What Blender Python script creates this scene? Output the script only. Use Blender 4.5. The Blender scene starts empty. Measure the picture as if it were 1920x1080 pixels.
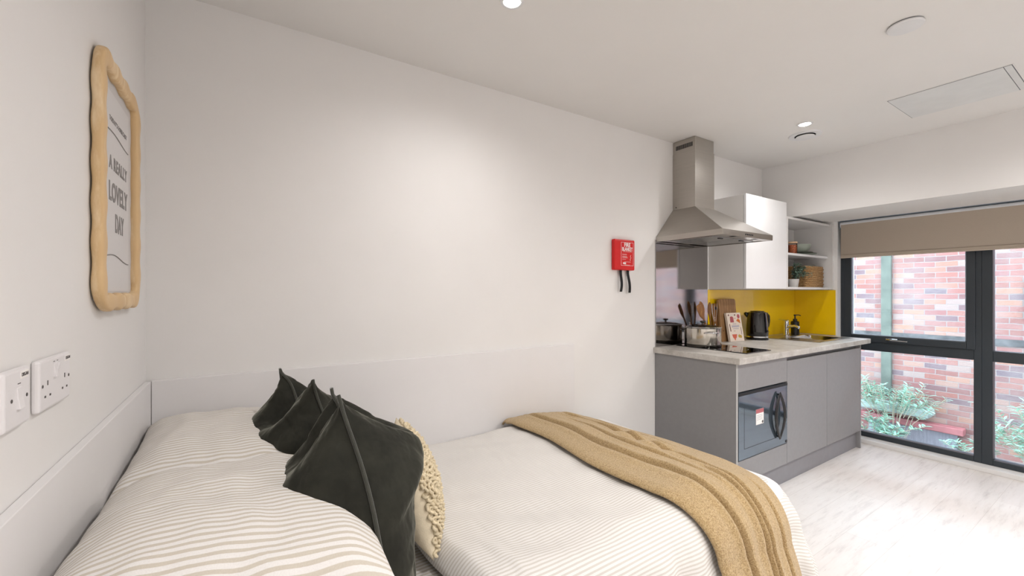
import bpy, bmesh, math, random
from mathutils import Vector, Matrix, Euler, noise
random.seed(7)
S = bpy.context.scene
COL = S.collection
PI = math.pi
R = math.radians

# ------------------------------------------------------------------ camera, world, exposure
EYE = 1.287
cam_d = bpy.data.cameras.new('camera'); cam = bpy.data.objects.new('camera', cam_d); COL.objects.link(cam)
cam.location = (0, 0, EYE)
cam.rotation_euler = (R(90), 0, R(-32.6))
cam_d.sensor_width = 36; cam_d.lens = 791 / 1920 * 36
cam_d.shift_y = 8 / 1920
cam_d.clip_start = .02
S.camera = cam

w = bpy.data.worlds.new('overcast_sky'); S.world = w; w.use_nodes = True
bg = w.node_tree.nodes['Background']; bg.inputs[0].default_value = (.62, .81, 1, 1); bg.inputs[1].default_value = 13.0

S.view_settings.view_transform = 'Standard'; S.view_settings.look = 'None'
S.view_settings.gamma = 1; S.view_settings.use_curve_mapping = False
S.view_settings.exposure = 0.0
LAMP_W = [24, 34, 62, 80, 70, 90, 85, 70]
LAMP_COL = (1, .975, .962)
DOWNLIGHTS = [(.851, 1.33), (3.07, 1.28), (.851, -.25), (2.3, -.25), (3.6, -.25), (2.3, -1.6), (.3, -1.6), (3.9, -1.6)]
CEIL = 2.378

# ------------------------------------------------------------------ materials
def hexc(h, a=1):
    h = h.lstrip('#'); c = [int(h[i:i+2], 16) / 255 for i in (0, 2, 4)]
    return tuple((x / 12.92 if x <= .04045 else ((x + .055) / 1.055) ** 2.4) for x in c) + (a,)

class NT:
    def __init__(s, name):
        s.m = bpy.data.materials.new(name); s.m.use_nodes = True
        s.n = s.m.node_tree.nodes; s.l = s.m.node_tree.links
        s.b = s.n['Principled BSDF']; s.out = s.n['Material Output']
    def add(s, t, **k):
        x = s.n.new(t)
        for a, v in k.items(): setattr(x, a, v)
        return x
    def link(s, a, b): s.l.new(a, b)
    def coords(s, scale=(1, 1, 1), kind='Object'):
        tc = s.add('ShaderNodeTexCoord'); mp = s.add('ShaderNodeMapping')
        mp.inputs['Scale'].default_value = scale
        s.link(tc.outputs[kind], mp.inputs[0]); return mp.outputs[0]
    def noise(s, vec, scale, detail=4, rough=.55):
        n = s.add('ShaderNodeTexNoise'); n.inputs['Scale'].default_value = scale
        n.inputs['Detail'].default_value = detail; n.inputs['Roughness'].default_value = rough
        s.link(vec, n.inputs['Vector']); return n.outputs['Fac']
    def ramp(s, fac, stops):
        r = s.add('ShaderNodeValToRGB'); e = r.color_ramp.elements
        while len(e) < len(stops): e.new(.5)
        for el, (p, c) in zip(e, stops): el.position = p; el.color = c if not isinstance(c, str) else hexc(c)
        s.link(fac, r.inputs[0]); return r.outputs[0]
    def bump(s, h, strength=.2, dist=.01, prev=None):
        b = s.add('ShaderNodeBump'); b.inputs['Strength'].default_value = strength; b.inputs['Distance'].default_value = dist
        s.link(h, b.inputs['Height'])
        if prev: s.link(prev, b.inputs['Normal'])
        return b.outputs[0]

MATS = {}
def plain(name, col, rough=.5, metal=0, var=.04, vscale=8, bump=0, bscale=60, coat=0, stretch=(1, 1, 1), spec=.5, sheen=0, emit=0):
    """principled material with a little procedural colour variation and grain"""
    if name in MATS: return MATS[name]
    t = NT(name); c = hexc(col)
    v = t.coords(stretch)
    f = t.noise(v, vscale)
    lo = tuple(max(0, x * (1 - var)) for x in c[:3]) + (1,); hi = tuple(min(1, x * (1 + var)) for x in c[:3]) + (1,)
    t.link(t.ramp(f, [(.3, lo), (.7, hi)]), t.b.inputs['Base Color'])
    t.b.inputs['Roughness'].default_value = rough; t.b.inputs['Metallic'].default_value = metal
    t.b.inputs['Specular IOR Level'].default_value = spec
    if coat: t.b.inputs['Coat Weight'].default_value = coat
    if sheen:
        t.b.inputs['Sheen Weight'].default_value = sheen; t.b.inputs['Sheen Roughness'].default_value = .35
    if bump: t.link(t.bump(t.noise(v, bscale), bump, .004), t.b.inputs['Normal'])
    if emit:
        t.b.inputs['Emission Color'].default_value = (1, .95, .87, 1); t.b.inputs['Emission Strength'].default_value = emit
    MATS[name] = t.m; return t.m

def brushed(name, col, rough=.27, stretch=(1, 1, 60), bump=.08):
    t = NT(name); v = t.coords(stretch); f = t.noise(v, 6, 5)
    c = hexc(col)
    t.link(t.ramp(f, [(.3, tuple(x * .93 for x in c[:3]) + (1,)), (.7, c)]), t.b.inputs['Base Color'])
    t.b.inputs['Metallic'].default_value = 1
    t.b.inputs['Roughness'].default_value = rough
    t.link(t.bump(f, bump, .001), t.b.inputs['Normal'])
    MATS[name] = t.m; return t.m

wall_m = plain('white_wall_paint', '#e9e7e5', .75, var=.012, vscale=3, bump=.03, bscale=180)
ceil_m = plain('white_ceiling_paint', '#e3e1de', .8, var=.01, vscale=3)
board_m = plain('white_laminate_board', '#e6e4e4', .45, var=.012, vscale=5)
gloss_white = plain('white_gloss_laminate', '#e9e9ea', .22, var=.01)
matt_white = plain('white_matt_laminate', '#dedcda', .5, var=.01)
steel = brushed('brushed_stainless_steel', '#b9b4ad', .30, (1, 1, 40))
steel_panel = brushed('polished_steel_sheet', '#b4b2b2', .065, (90, 90, 1), .025)
chrome = plain('polished_chrome', '#e2e3e6', .08, 1, var=.01)
pot_m = plain('polished_pot_steel', '#cdc8bf', .16, 1, var=.02)
grey_cab = plain('grey_cabinet_laminate', '#8b8a8b', .5, var=.03, vscale=40)
grey_edge = plain('pale_grey_edging', '#a9a8a6', .5)
plinth_m = plain('grey_plinth_laminate', '#858488', .45, var=.03, vscale=20)
black_gl = plain('black_glass', '#040405', .04, var=0, coat=.6)
black_pl = plain('black_plastic', '#0c0c0e', .3, var=.1)
dark_line = plain('dark_gasket', '#15171b', .6)
frame_m = plain('anthracite_window_frame', '#2b3238', .42, var=.05)
white_pl = plain('white_moulded_plastic', '#e8e5e6', .28, var=.005)
slot_m = plain('dark_socket_slot', '#55504e', .8)
yellow_m = plain('yellow_splashback_glass', '#f0c606', .28, var=.02, vscale=3, coat=.3)
red_m = plain('red_plastic', '#cf0a0c', .38, var=.03)
print_white = plain('white_print', '#f2efec', .6)
strap_m = plain('black_webbing', '#101216', .8, var=.2, vscale=200, bump=.4, bscale=500)
sheet_edge = plain('white_mattress_cloth', '#e9e7e4', .85)
base_m = plain('grey_bed_base_fabric', '#8d8b88', .85, var=.05, vscale=120, bump=.2, bscale=400)
lens_m = plain('lit_lamp_lens', '#ffffff', .4, var=0, emit=14)
vent_dark = plain('dark_vent_gap', '#6a6c70', .9)
ceil_fit = plain('white_ceiling_fitting', '#dcdcdd', .45)
blind_m = plain('taupe_blind_fabric', '#b3a697', .9, var=.02, vscale=200, bump=.1, bscale=500)
blind_roll_m = plain('white_blind_backing', '#dfe2e6', .7)
alu = plain('grey_aluminium_track', '#8f9ba8', .4, .6)

# wood with grain
def wood(name, c1, c2, stretch=(30, 30, 3), scale=1.2, rough=.55, c3=None, kind='Object', nscale=4.0):
    t = NT(name); v = t.coords(stretch, kind)
    n = t.noise(v, scale * nscale, 5, .6)
    wv = t.add('ShaderNodeTexWave'); wv.inputs['Scale'].default_value = scale * .35
    wv.inputs['Distortion'].default_value = 7; wv.inputs['Detail'].default_value = 3
    t.link(v, wv.inputs['Vector'])
    mx = t.add('ShaderNodeMath', operation='MULTIPLY_ADD'); mx.inputs[1].default_value = .35
    t.link(wv.outputs['Fac'], mx.inputs[0]); t.link(n, mx.inputs[2])
    t.link(t.ramp(mx.outputs[0], [(.35, c1), (.6, c3 or c2), (.85, c2)]), t.b.inputs['Base Color'])
    t.b.inputs['Roughness'].default_value = rough
    t.link(t.bump(n, .06, .002), t.b.inputs['Normal'])
    MATS[name] = t.m; return t.m
ash = wood('pale_ash_wood', '#ecd3ac', '#dab98a', (14, 14, 3), 1.0, .5)
oak = wood('oak_board_wood', '#b58d5f', '#8f6a43', (16, 16, 2.5), 1.4, .55)
oak2 = wood('darker_board_wood', '#a3712f', '#7c5227', (16, 16, 2.5), 1.4, .55)
spoon_w = wood('beech_spoon_wood', '#b8864f', '#8c5d33', (12, 12, 3), 1.5, .5)

# worktop: pale concrete-look laminate
t = NT('concrete_look_laminate'); v = t.coords()
a = t.noise(v, 9, 8, .7); b_ = t.noise(v, 90, 3, .6)
mx = t.add('ShaderNodeMath', operation='MULTIPLY_ADD'); mx.inputs[1].default_value = .35; t.link(b_, mx.inputs[0]); t.link(a, mx.inputs[2])
t.link(t.ramp(mx.outputs[0], [(.48, '#a39e97'), (.68, '#bcb8b2'), (.9, '#cfccc7')]), t.b.inputs['Base Color'])
t.b.inputs['Roughness'].default_value = .42
worktop_m = t.m

# floor: white-washed planks running along the room
t = NT('whitewashed_plank_floor'); v = t.coords()
br = t.add('ShaderNodeTexBrick'); t.link(v, br.inputs['Vector'])
br.inputs['Color1'].default_value = hexc('#e9e5e1'); br.inputs['Color2'].default_value = hexc('#e4dfdb'); br.inputs['Mortar'].default_value = hexc('#d6d0ca')
br.inputs['Scale'].default_value = 1; br.inputs['Brick Width'].default_value = 1.2; br.inputs['Row Height'].default_value = .18
br.inputs['Mortar Size'].default_value = .0012; br.inputs['Mortar Smooth'].default_value = .1
v2 = t.coords((2.2, 16, 1)); g = t.noise(v2, 1.6, 8, .68)
v3 = t.coords((5, 60, 1)); g2 = t.noise(v3, 1.5, 5, .7)
gr = t.ramp(g, [(.28, '#cac4c1'), (.48, '#eeebe9'), (.7, '#f7f5f4')])
gr2 = t.ramp(g2, [(.28, '#c4bcb8'), (.38, '#ffffff')])
m1 = t.add('ShaderNodeMixRGB', blend_type='MULTIPLY'); m1.inputs[0].default_value = .7; t.link(br.outputs[0], m1.inputs[1]); t.link(gr, m1.inputs[2])
m2 = t.add('ShaderNodeMixRGB', blend_type='MULTIPLY'); m2.inputs[0].default_value = .5; t.link(m1.outputs[0], m2.inputs[1]); t.link(gr2, m2.inputs[2])
t.link(m2.outputs[0], t.b.inputs['Base Color']); t.b.inputs['Roughness'].default_value = .42
t.link(t.bump(g, .08, .003), t.b.inputs['Normal'])
floor_m = t.m

# striped linen, stripes across uv.v (metres)
def striped(name, period, duty, base='#ebe8e4', strp='#cfc8bd', rough=.85):
    t = NT(name); uv = t.coords((1, 1, 1), 'UV')
    sp = t.add('ShaderNodeSeparateXYZ'); t.link(uv, sp.inputs[0])
    m = t.add('ShaderNodeMath', operation='MULTIPLY'); m.inputs[1].default_value = 1 / period; t.link(sp.outputs[1], m.inputs[0])
    fr = t.add('ShaderNodeMath', operation='FRACT'); t.link(m.outputs[0], fr.inputs[0])
    c = hexc(strp); b = hexc(base)
    rp = t.ramp(fr.outputs[0], [(0, c), (duty - .06, c), (duty, b), (.96, b), (1, c)])
    wv = t.coords((1, 1, 1), 'UV'); wn = t.noise(wv, 420, 2)
    tw = t.ramp(wn, [(.3, (.86, .86, .86, 1)), (.7, (1, 1, 1, 1))])
    mm = t.add('ShaderNodeMixRGB', blend_type='MULTIPLY'); mm.inputs[0].default_value = .5; t.link(rp, mm.inputs[1]); t.link(tw, mm.inputs[2])
    t.link(mm.outputs[0], t.b.inputs['Base Color'])
    t.b.inputs['Roughness'].default_value = rough; t.b.inputs['Specular IOR Level'].default_value = .2
    big = t.noise(wv, 22, 4)
    t.link(t.bump(wn, .15, .001, t.bump(big, .25, .006)), t.b.inputs['Normal'])
    MATS[name] = t.m; return t.m
duvet_m = striped('narrow_striped_cotton', .0112, .45, '#e4e1de', '#cfcac3')
pillow_m = striped('wide_striped_cotton', .0138, .45, '#e6e3e0', '#ccc4b7')

# velvet
t = NT('dark_olive_velvet'); v = t.coords(); f = t.noise(v, 11, 5, .6)
t.link(t.ramp(f, [(.3, '#20201c'), (.7, '#33332c')]), t.b.inputs['Base Color'])
t.b.inputs['Roughness'].default_value = .8; t.b.inputs['Specular IOR Level'].default_value = .15
t.b.inputs['Sheen Weight'].default_value = .55; t.b.inputs['Sheen Roughness'].default_value = .4
t.b.inputs['Sheen Tint'].default_value = hexc('#b4b4a6')
t.link(t.bump(t.noise(v, 260, 2), .12, .002, t.bump(t.noise(t.coords((1, 1, .55)), 13, 3, .5), .55, .03)), t.b.inputs['Normal'])
velvet_m = t.m
velvet_edge = plain('olive_velvet_piping', '#34352d', .75, var=.15, vscale=40, sheen=.6)

# boucle throw
t = NT('tan_fleecy_throw'); v = t.coords(); f = t.noise(v, 230, 3, .7); f2 = t.noise(v, 14, 3)
t.link(t.ramp(f, [(.30, '#8f754c'), (.5, '#bda175'), (.72, '#d6bf96')]), t.b.inputs['Base Color'])
t.b.inputs['Roughness'].default_value = .95; t.b.inputs['Specular IOR Level'].default_value = .1
t.b.inputs['Sheen Weight'].default_value = .3
t.link(t.bump(f, .8, .006, t.bump(f2, .3, .01)), t.b.inputs['Normal'])
throw_m = t.m
cream_m = plain('cream_linen', '#ddd0b6', .9, var=.06, vscale=60, bump=.3, bscale=300)
knit_m = plain('cream_knotted_cotton', '#dccdae', .95, var=.14, vscale=60, bump=.8, bscale=220)

# outside brick: old, uneven
t = NT('weathered_red_brick'); tc = t.add('ShaderNodeTexCoord'); sp = t.add('ShaderNodeSeparateXYZ'); cb = t.add('ShaderNodeCombineXYZ')
t.link(tc.outputs['Object'], sp.inputs[0]); t.link(sp.outputs[1], cb.inputs[0]); t.link(sp.outputs[2], cb.inputs[1])
wn_ = t.add('ShaderNodeTexNoise'); wn_.inputs['Scale'].default_value = 5; t.link(cb.outputs[0], wn_.inputs['Vector'])
vm = t.add('ShaderNodeVectorMath', operation='MULTIPLY_ADD'); vm.inputs[1].default_value = (.02, .02, 0)
t.link(wn_.outputs['Color'], vm.inputs[0]); t.link(cb.outputs[0], vm.inputs[2])
br = t.add('ShaderNodeTexBrick'); t.link(vm.outputs[0], br.inputs['Vector'])
br.inputs['Scale'].default_value = 1; br.inputs['Brick Width'].default_value = .225; br.inputs['Row Height'].default_value = .075
br.inputs['Mortar Size'].default_value = .006; br.inputs['Mortar Smooth'].default_value = .4
br.inputs['Color1'].default_value = (0, 0, 0, 1); br.inputs['Color2'].default_value = (1, 1, 1, 1); br.inputs['Mortar'].default_value = (.5, .5, .5, 1); br.inputs['Bias'].default_value = 0
colr = t.ramp(br.outputs['Color'], [(0, '#57474a'), (.2, '#6e443d'), (.45, '#7c4d43'), (.62, '#744945'), (.8, '#875c4a'), (1, '#7c6760')])
pn = t.noise(cb.outputs[0], 1.3, 5, .7)
pale = t.add('ShaderNodeMixRGB'); pr = t.ramp(pn, [(.42, (0, 0, 0, 1)), (.72, (.5, .5, .5, 1))])
t.link(pr, pale.inputs[0]); t.link(colr, pale.inputs[1]); pale.inputs[2].default_value = hexc('#8b7973')
mo = t.add('ShaderNodeMixRGB'); t.link(br.outputs['Fac'], mo.inputs[0]); t.link(pale.outputs[0], mo.inputs[1]); mo.inputs[2].default_value = hexc('#786a64')
t.link(mo.outputs[0], t.b.inputs['Base Color']); t.b.inputs['Roughness'].default_value = .9
inv = t.add('ShaderNodeMath', operation='SUBTRACT'); inv.inputs[0].default_value = 1; t.link(br.outputs['Fac'], inv.inputs[1])
t.link(t.bump(inv.outputs[0], .5, .01, t.bump(t.noise(cb.outputs[0], 40), .4, .01)), t.b.inputs['Normal'])
brick_m = t.m
stone_m = plain('mossy_stone', '#7d8078', .9, var=.3, vscale=7, bump=.5, bscale=20)
dark_brick = plain('sooty_brick_band', '#4a4442', .9, var=.5, vscale=9, bump=.5, bscale=20)
moss_pipe = plain('mossy_green_pipe', '#4f4f45', .9, var=.25, vscale=6)
rust_m = plain('red_painted_steel', '#8a4c4b', .7, var=.2, vscale=9)
hatch_m = plain('grey_brown_boards', '#6d6468', .8, var=.2, vscale=6, stretch=(1, 8, 1))
ground_m = plain('damp_yard_ground', '#6b655f', .9, var=.3, vscale=4, bump=.5, bscale=10)
leaf_m = plain('pale_green_leaves', '#7f9f88', .55, var=.25, vscale=9)
stem_m = plain('brown_twigs', '#8a7d68', .8)
leaf_d = plain('eucalyptus_leaves', '#6f8474', .5, var=.35, vscale=30)

# window glass: thin sheet, see-through with a fresnel reflection
t = NT('clear_window_glass'); t.n.remove(t.b)
tr = t.add('ShaderNodeBsdfTransparent'); tr.inputs[0].default_value = (.93, .96, .96, 1)
gl = t.add('ShaderNodeBsdfGlossy'); gl.inputs['Roughness'].default_value = .02
fr = t.add('ShaderNodeFresnel'); fr.inputs[0].default_value = 1.35
mxs = t.add('ShaderNodeMixShader'); t.link(fr.outputs[0], mxs.inputs[0]); t.link(tr.outputs[0], mxs.inputs[1]); t.link(gl.outputs[0], mxs.inputs[2])
t.link(mxs.outputs[0], t.out.inputs[0]); glass_m = t.m
MATS['glass'] = glass_m

# ------------------------------------------------------------------ mesh builder
class MB:
    def __init__(s): s.v = []; s.f = []; s.uv = {}
    def quad_box(s, x0, x1, y0, y1, z0, z1):
        i = len(s.v)
        s.v += [(x, y, z) for z in (z0, z1) for y in (y0, y1) for x in (x0, x1)]
        s.f += [tuple(i + k for k in q) for q in ((0, 2, 3, 1), (4, 5, 7, 6), (0, 1, 5, 4), (2, 6, 7, 3), (0, 4, 6, 2), (1, 3, 7, 5))]
        return s
    box = quad_box
    def prism(s, pts, axis, a, b):
        """pts: 2-D outline in the two other axes (cyclic order), extruded a..b along axis"""
        i = len(s.v); n = len(pts)
        for q in (a, b):
            for (p, r) in pts:
                s.v.append({'x': (q, p, r), 'y': (p, q, r), 'z': (p, r, q)}[axis])
        s.f.append(tuple(range(i, i + n))[::-1]); s.f.append(tuple(range(i + n, i + 2 * n)))
        for k in range(n): s.f.append((i + k, i + (k + 1) % n, i + n + (k + 1) % n, i + n + k))
        return s
    def lathe(s, prof, c=(0, 0, 0), n=32, axis='z', cap=True):
        i = len(s.v)
        for (r, h) in prof:
            for k in range(n):
                a = 2 * PI * k / n; x, y = r * math.cos(a), r * math.sin(a)
                p = {'z': (x, y, h), 'y': (x, h, y), 'x': (h, x, y)}[axis]
                s.v.append((c[0] + p[0], c[1] + p[1], c[2] + p[2]))
        for j in range(len(prof) - 1):
            for k in range(n):
                a = i + j * n; b = a + n; k2 = (k + 1) % n
                s.f.append((a + k, a + k2, b + k2, b + k))
        if cap:
            s.f.append(tuple(i + k for k in range(n))[::-1]); e = i + (len(prof) - 1) * n
            s.f.append(tuple(e + k for k in range(n)))
        return s
    def tube(s, pts, r, n=10, closed=False, flat=None):
        pts = [Vector(p) for p in pts]; i0 = len(s.v); m = len(pts)
        rr = r if isinstance(r, (list, tuple)) else [r] * m
        up = Vector((0, 0, 1)); prev = None
        for j, p in enumerate(pts):
            if closed: d = pts[(j + 1) % m] - pts[j - 1]
            else: d = pts[min(j + 1, m - 1)] - pts[max(j - 1, 0)]
            d.normalize()
            if prev is None:
                a = d.cross(up)
                if a.length < .1: a = d.cross(Vector((1, 0, 0)))
            else: a = prev - d * prev.dot(d)
            a.normalize(); prev = a; b = d.cross(a)
            for k in range(n):
                t_ = 2 * PI * k / n; q = p + a * (rr[j] * math.cos(t_)) + b * ((flat or 1) * rr[j] * math.sin(t_)); s.v.append(tuple(q))
        for j in range(m if closed else m - 1):
            a = i0 + j * n; b = i0 + ((j + 1) % m) * n
            for k in range(n): s.f.append((a + k, a + (k + 1) % n, b + (k + 1) % n, b + k))
        if not closed:
            s.f.append(tuple(i0 + k for k in range(n))[::-1]); s.f.append(tuple(i0 + (m - 1) * n + k for k in range(n)))
        return s
    def grid(s, nu, nv, fn, closed_u=False):
        """fn(i/nu, j/nv) -> ((x,y,z),(u,v))"""
        i0 = len(s.v); st = nu + 1
        for j in range(nv + 1):
            for i in range(nu + 1):
                p, uv = fn(i / nu, j / nv); s.uv[len(s.v)] = uv; s.v.append(tuple(p))
        for j in range(nv):
            for i in range(nu):
                a = i0 + j * st + i; s.f.append((a, a + 1, a + st + 1, a + st))
        return s
    def build(s, name, m, parent=None, smooth=False, bevel=0, local=False, seg=2, weld=False):
        vs = s.v
        if local: org = Vector((0, 0, 0)); ploc = org
        else:
            ploc = Vector(parent['_o']) if parent is not None else Vector((0, 0, 0))
            xs = [v[0] for v in vs]; ys = [v[1] for v in vs]; zs = [v[2] for v in vs]
            org = Vector(((min(xs) + max(xs)) / 2, (min(ys) + max(ys)) / 2, min(zs)))
            vs = [(v[0] - org.x, v[1] - org.y, v[2] - org.z) for v in vs]
        me = bpy.data.meshes.new(name); me.from_pydata(vs, [], s.f); me.update()
        if s.uv:
            ul = me.uv_layers.new(name='UVMap')
            for lp in me.loops: ul.data[lp.index].uv = s.uv.get(lp.vertex_index, (0, 0))
        bm = bmesh.new(); bm.from_mesh(me)
        if weld: bmesh.ops.remove_doubles(bm, verts=bm.verts, dist=1e-5)
        bmesh.ops.recalc_face_normals(bm, faces=bm.faces); bm.to_mesh(me); bm.free()
        me.materials.append(m)
        if smooth is True: me.polygons.foreach_set('use_smooth', [True] * len(me.polygons))
        o = bpy.data.objects.new(name, me); COL.objects.link(o)
        o.location = org - ploc if not local else (0, 0, 0)
        if parent is not None: o.parent = parent
        o['_o'] = tuple(org)
        if bevel:
            b = o.modifiers.new('bevel', 'BEVEL'); b.width = bevel; b.segments = seg; b.limit_method = 'ANGLE'; b.angle_limit = R(40)
        if smooth == 'auto':
            me.polygons.foreach_set('use_smooth', [True] * len(me.polygons))
            e = o.modifiers.new('split', 'EDGE_SPLIT'); e.split_angle = R(35)
        return o

def thing(name, label, cat, loc=(0, 0, 0), group=None, rz=0):
    o = bpy.data.objects.new(name, None); COL.objects.link(o); o.location = loc; o['_o'] = tuple(loc)
    o.rotation_euler = (0, 0, rz); o.empty_display_size = .05
    o['label'] = label; o['category'] = cat
    if group: o['group'] = group
    return o
def tag(o, label, cat, group=None, kind=None):
    o['label'] = label; o['category'] = cat
    if group: o['group'] = group
    if kind: o['kind'] = kind
    return o
def struct(name, mb, m, **k):
    o = mb.build(name, m, **k); o['kind'] = 'structure'; return o
def text(name, body, size, m, loc, rot, parent, extrude=.0004, spacing=1.0, bold=0, sx=1.0, local=False):
    cu = bpy.data.curves.new(name, 'FONT'); cu.body = body; cu.size = size; cu.extrude = extrude
    cu.align_x = 'CENTER'; cu.align_y = 'CENTER'; cu.space_character = spacing; cu.offset = bold
    tmp = bpy.data.objects.new(name, cu); COL.objects.link(tmp)
    dg = bpy.context.evaluated_depsgraph_get(); me = bpy.data.meshes.new_from_object(tmp.evaluated_get(dg))
    bpy.data.objects.remove(tmp)
    me.materials.clear(); me.materials.append(m)
    for v in me.vertices: v.co.x *= sx
    o = bpy.data.objects.new(name, me); COL.objects.link(o); o.parent = parent
    o.location = Vector(loc) - (Vector((0, 0, 0)) if local else Vector(parent['_o'])); o.rotation_euler = rot
    return o
def nz(x, y, z=0, s=1): return noise.noise(Vector((x * s, y * s, z * s)))
def sm(a, b, x):
    t_ = min(1, max(0, (x - a) / (b - a))); return t_ * t_ * (3 - 2 * t_)

# ------------------------------------------------------------------ room shell
XL, XB, XG = -.29, 4.49, 4.56          # left wall, window wall inner face, glazing plane
YB, YF = 1.965, -2.6
struct('floor', MB().box(XL - .1, XG + .09, YF - .1, YB + .1, -.12, 0), floor_m)
struct('ceiling', MB().box(XL - .1, XG + .3, YF - .1, YB + .1, CEIL, CEIL + .12), ceil_m)
struct('wall_left', MB().box(XL - .1, XL, YF, YB, 0, CEIL), wall_m)
struct('wall_back', MB().box(XL - .1, XG + .3, YB, YB + .1, 0, CEIL), wall_m)
struct('wall_front', MB().box(XL - .1, XG + .3, YF - .1, YF, 0, CEIL), wall_m)
struct('wall_right', MB().box(XB, XG + .3, 1.613, YB, 0, CEIL).box(XB, XG + .3, YF, -1.10, 0, CEIL)
       .box(XG + .02, XG + .3, -1.10, 1.613, 1.922, CEIL), wall_m)
struct('trim_1', MB().box(3.90, XG + .02, YF, YB, 1.922, CEIL), wall_m)         # dropped bulkhead over the window
struct('trim_2', MB().box(4.465, XG + .09, -1.10, 1.613, 0, .034), matt_white, bevel=.003)   # low white kerb under the glazing

# windows
def window(name, y0, y1, zt, sash):
    """frame between y0<y1; two lights split by a transom"""
    x0, x1 = XG, XG + .075
    f = MB()
    f.box(x0, x1, y1 - .055, y1, .034, zt).box(x0, x1, y0, y0 + .04, .034, zt)
    a, b = y0 + .0401, y1 - .0551
    f.box(x0 + .0005, x1, a, b, .034, .075).box(x0 + .0005, x1, a, b, .785, .862).box(x0 + .0005, x1, a, b, zt - .06, zt)
    o = struct(name, f, frame_m, bevel=.003)
    g = MB().box(x0 + .035, x0 + .041, y0 + .03, y1 - .03, .07, .79).build('window_pane', glass_m, o)
    g2 = MB().box(x0 + .035, x0 + .041, y0 + .03, y1 - .03, .86, zt - .05).build('window_pane', glass_m, o)
    if sash:
        s_ = MB(); a, b, c, d = y0 + .03, y1 - .03, .862, zt - .03
        s_.box(x0 - .012, x0 + .05, a, a + .046, c, d).box(x0 - .012, x0 + .05, b - .05, b, c, d)
        s_.box(x0 - .0115, x0 + .049, a + .0461, b - .0501, c, c + .053).box(x0 - .0115, x0 + .049, a + .0461, b - .0501, d - .05, d)
        so = s_.build('window_sash', frame_m, o, bevel=.003)
        bd = MB(); e = .006
        bd.box(x0 - .004, x0 + .03, a + .046, a + .046 + e, c + .053, d - .05).box(x0 - .004, x0 + .03, b - .05 - e, b - .05, c + .053, d - .05)
        bd.box(x0 - .004, x0 + .03, a + .046, b - .05, c + .053, c + .053 + e).build('glazing_bead', alu, o)
        h = MB(); hy = 1.235; 
        h.box(x0 - .022, x0 - .012, hy - .02, hy + .055, .882, .902)
        h.tube([(x0 - .02, hy + .045, .893), (x0 - .045, hy + .04, .893), (x0 - .05, hy + .02, .892), (x0 - .05, hy - .09, .888)], [.009, .009, .009, .007], 10)
        h.build('window_handle', chrome, o, bevel=.002)
    return o
window('window_1', .79 - .04, 1.613, 1.922, True)
window('window_2', -.15, .75, 1.922, False)
window('window_3', -1.10, -.15, 1.922, False)

# ------------------------------------------------------------------ headboard panels
hb = MB().box(XL + .001, XL + .018, .30, YB - .018, .30, .972)
tag(hb.build('headboard_panel', board_m, bevel=.0015), 'white board panel fixed to the left wall behind the pillows', 'headboard')
hb = MB().box(XL + .019, 1.692, YB - .018, YB - .001, .30, .972)
tag(hb.build('headboard_panel', board_m, bevel=.0015), 'long white board panel along the back wall beside the bed', 'headboard')

# ------------------------------------------------------------------ bed
BT = .505
bed = thing('bed', 'small double bed with grey base set in the corner against white panels', 'bed', (.83, 1.37, 0))
MB().box(XL + .022, 1.93, .805, YB - .022, .03, .30).build('bed_base', base_m, bed, bevel=.01)
def mattress_fn(a, b):
    x = XL + .025 + a * 2.19; y = .815 + b * 1.12
    return (x, y, BT + .004 * nz(x, y, 0, 3)), (x, y)
rc_ = .12
mm = MB().prism([(XL + .025, 1.935), (XL + .025, .83)] + [(1.90 - rc_ + rc_ * math.sin(R(k * 10)), .83 + rc_ - rc_ * math.cos(R(k * 10))) for k in range(10)] + [(1.90, 1.935)], 'z', .302, BT - .001)
mt = mm.build('mattress', sheet_edge, bed, bevel=.03, seg=4)
fs = MB().grid(40, 24, lambda a, b: ((XL + .035 + a * 1.0, .83 + b * 1.09, BT + .006 + .003 * nz(a * 9, b * 9) - .02 * (max(0, 1 - b / .04) ** 2)), (a, .83 + b * 1.09)))
fs.build('fitted_sheet', pillow_m, bed, smooth=True)
for lx in (-.2, 1.8):
    for ly in (.87, 1.87): MB().lathe([(.02, 0), (.024, .03)], (lx, ly, 0), 16).build('bed_foot', black_pl, bed)

CX, CY, RD, TOPZ, RC = 1.820, .930, .150, .582, .04
def drape(px, py, off=0.0):
    """point on the duvet surface for flat cloth coordinates; drops over foot (x) and front (y)"""
    dx = max(0, px - CX + RC); dy = max(0, CY + RC - py); hyp = math.hypot(dx, dy); d = max(0, hyp - RC)
    r = RD + off
    top = TOPZ + off + .010 * nz(px, py, 1, 2.3) + .006 * math.sin(px * 5 + 1)
    top -= .068 * sm(1.3, 1.86, px)
    edge = sm(0, .16, (YB - .02) - py); top -= .045 * (1 - edge) ** 2
    top += .012 * sm(0, .5, py - CY) * sm(0, .4, CX - px)
    if d < 1e-6: return Vector((px, py, top)), Vector((0, 0, 1))
    nx, ny = dx / hyp, -dy / hyp; L = RD * PI / 2
    if d < L: a = d / RD; o_, dn = r * math.sin(a), r * (1 - math.cos(a)); nrm = Vector((nx * math.sin(a), ny * math.sin(a), math.cos(a)))
    else: e = d - L; o_, dn = r + .03 * math.sin(min(e, .2) * 8) + .10 * e, r + e; nrm = Vector((nx, ny, .05))
    return Vector((min(px, CX - RC) + nx * (RC + o_), max(py, CY + RC) + ny * (RC + o_), top - dn)), nrm

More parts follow.
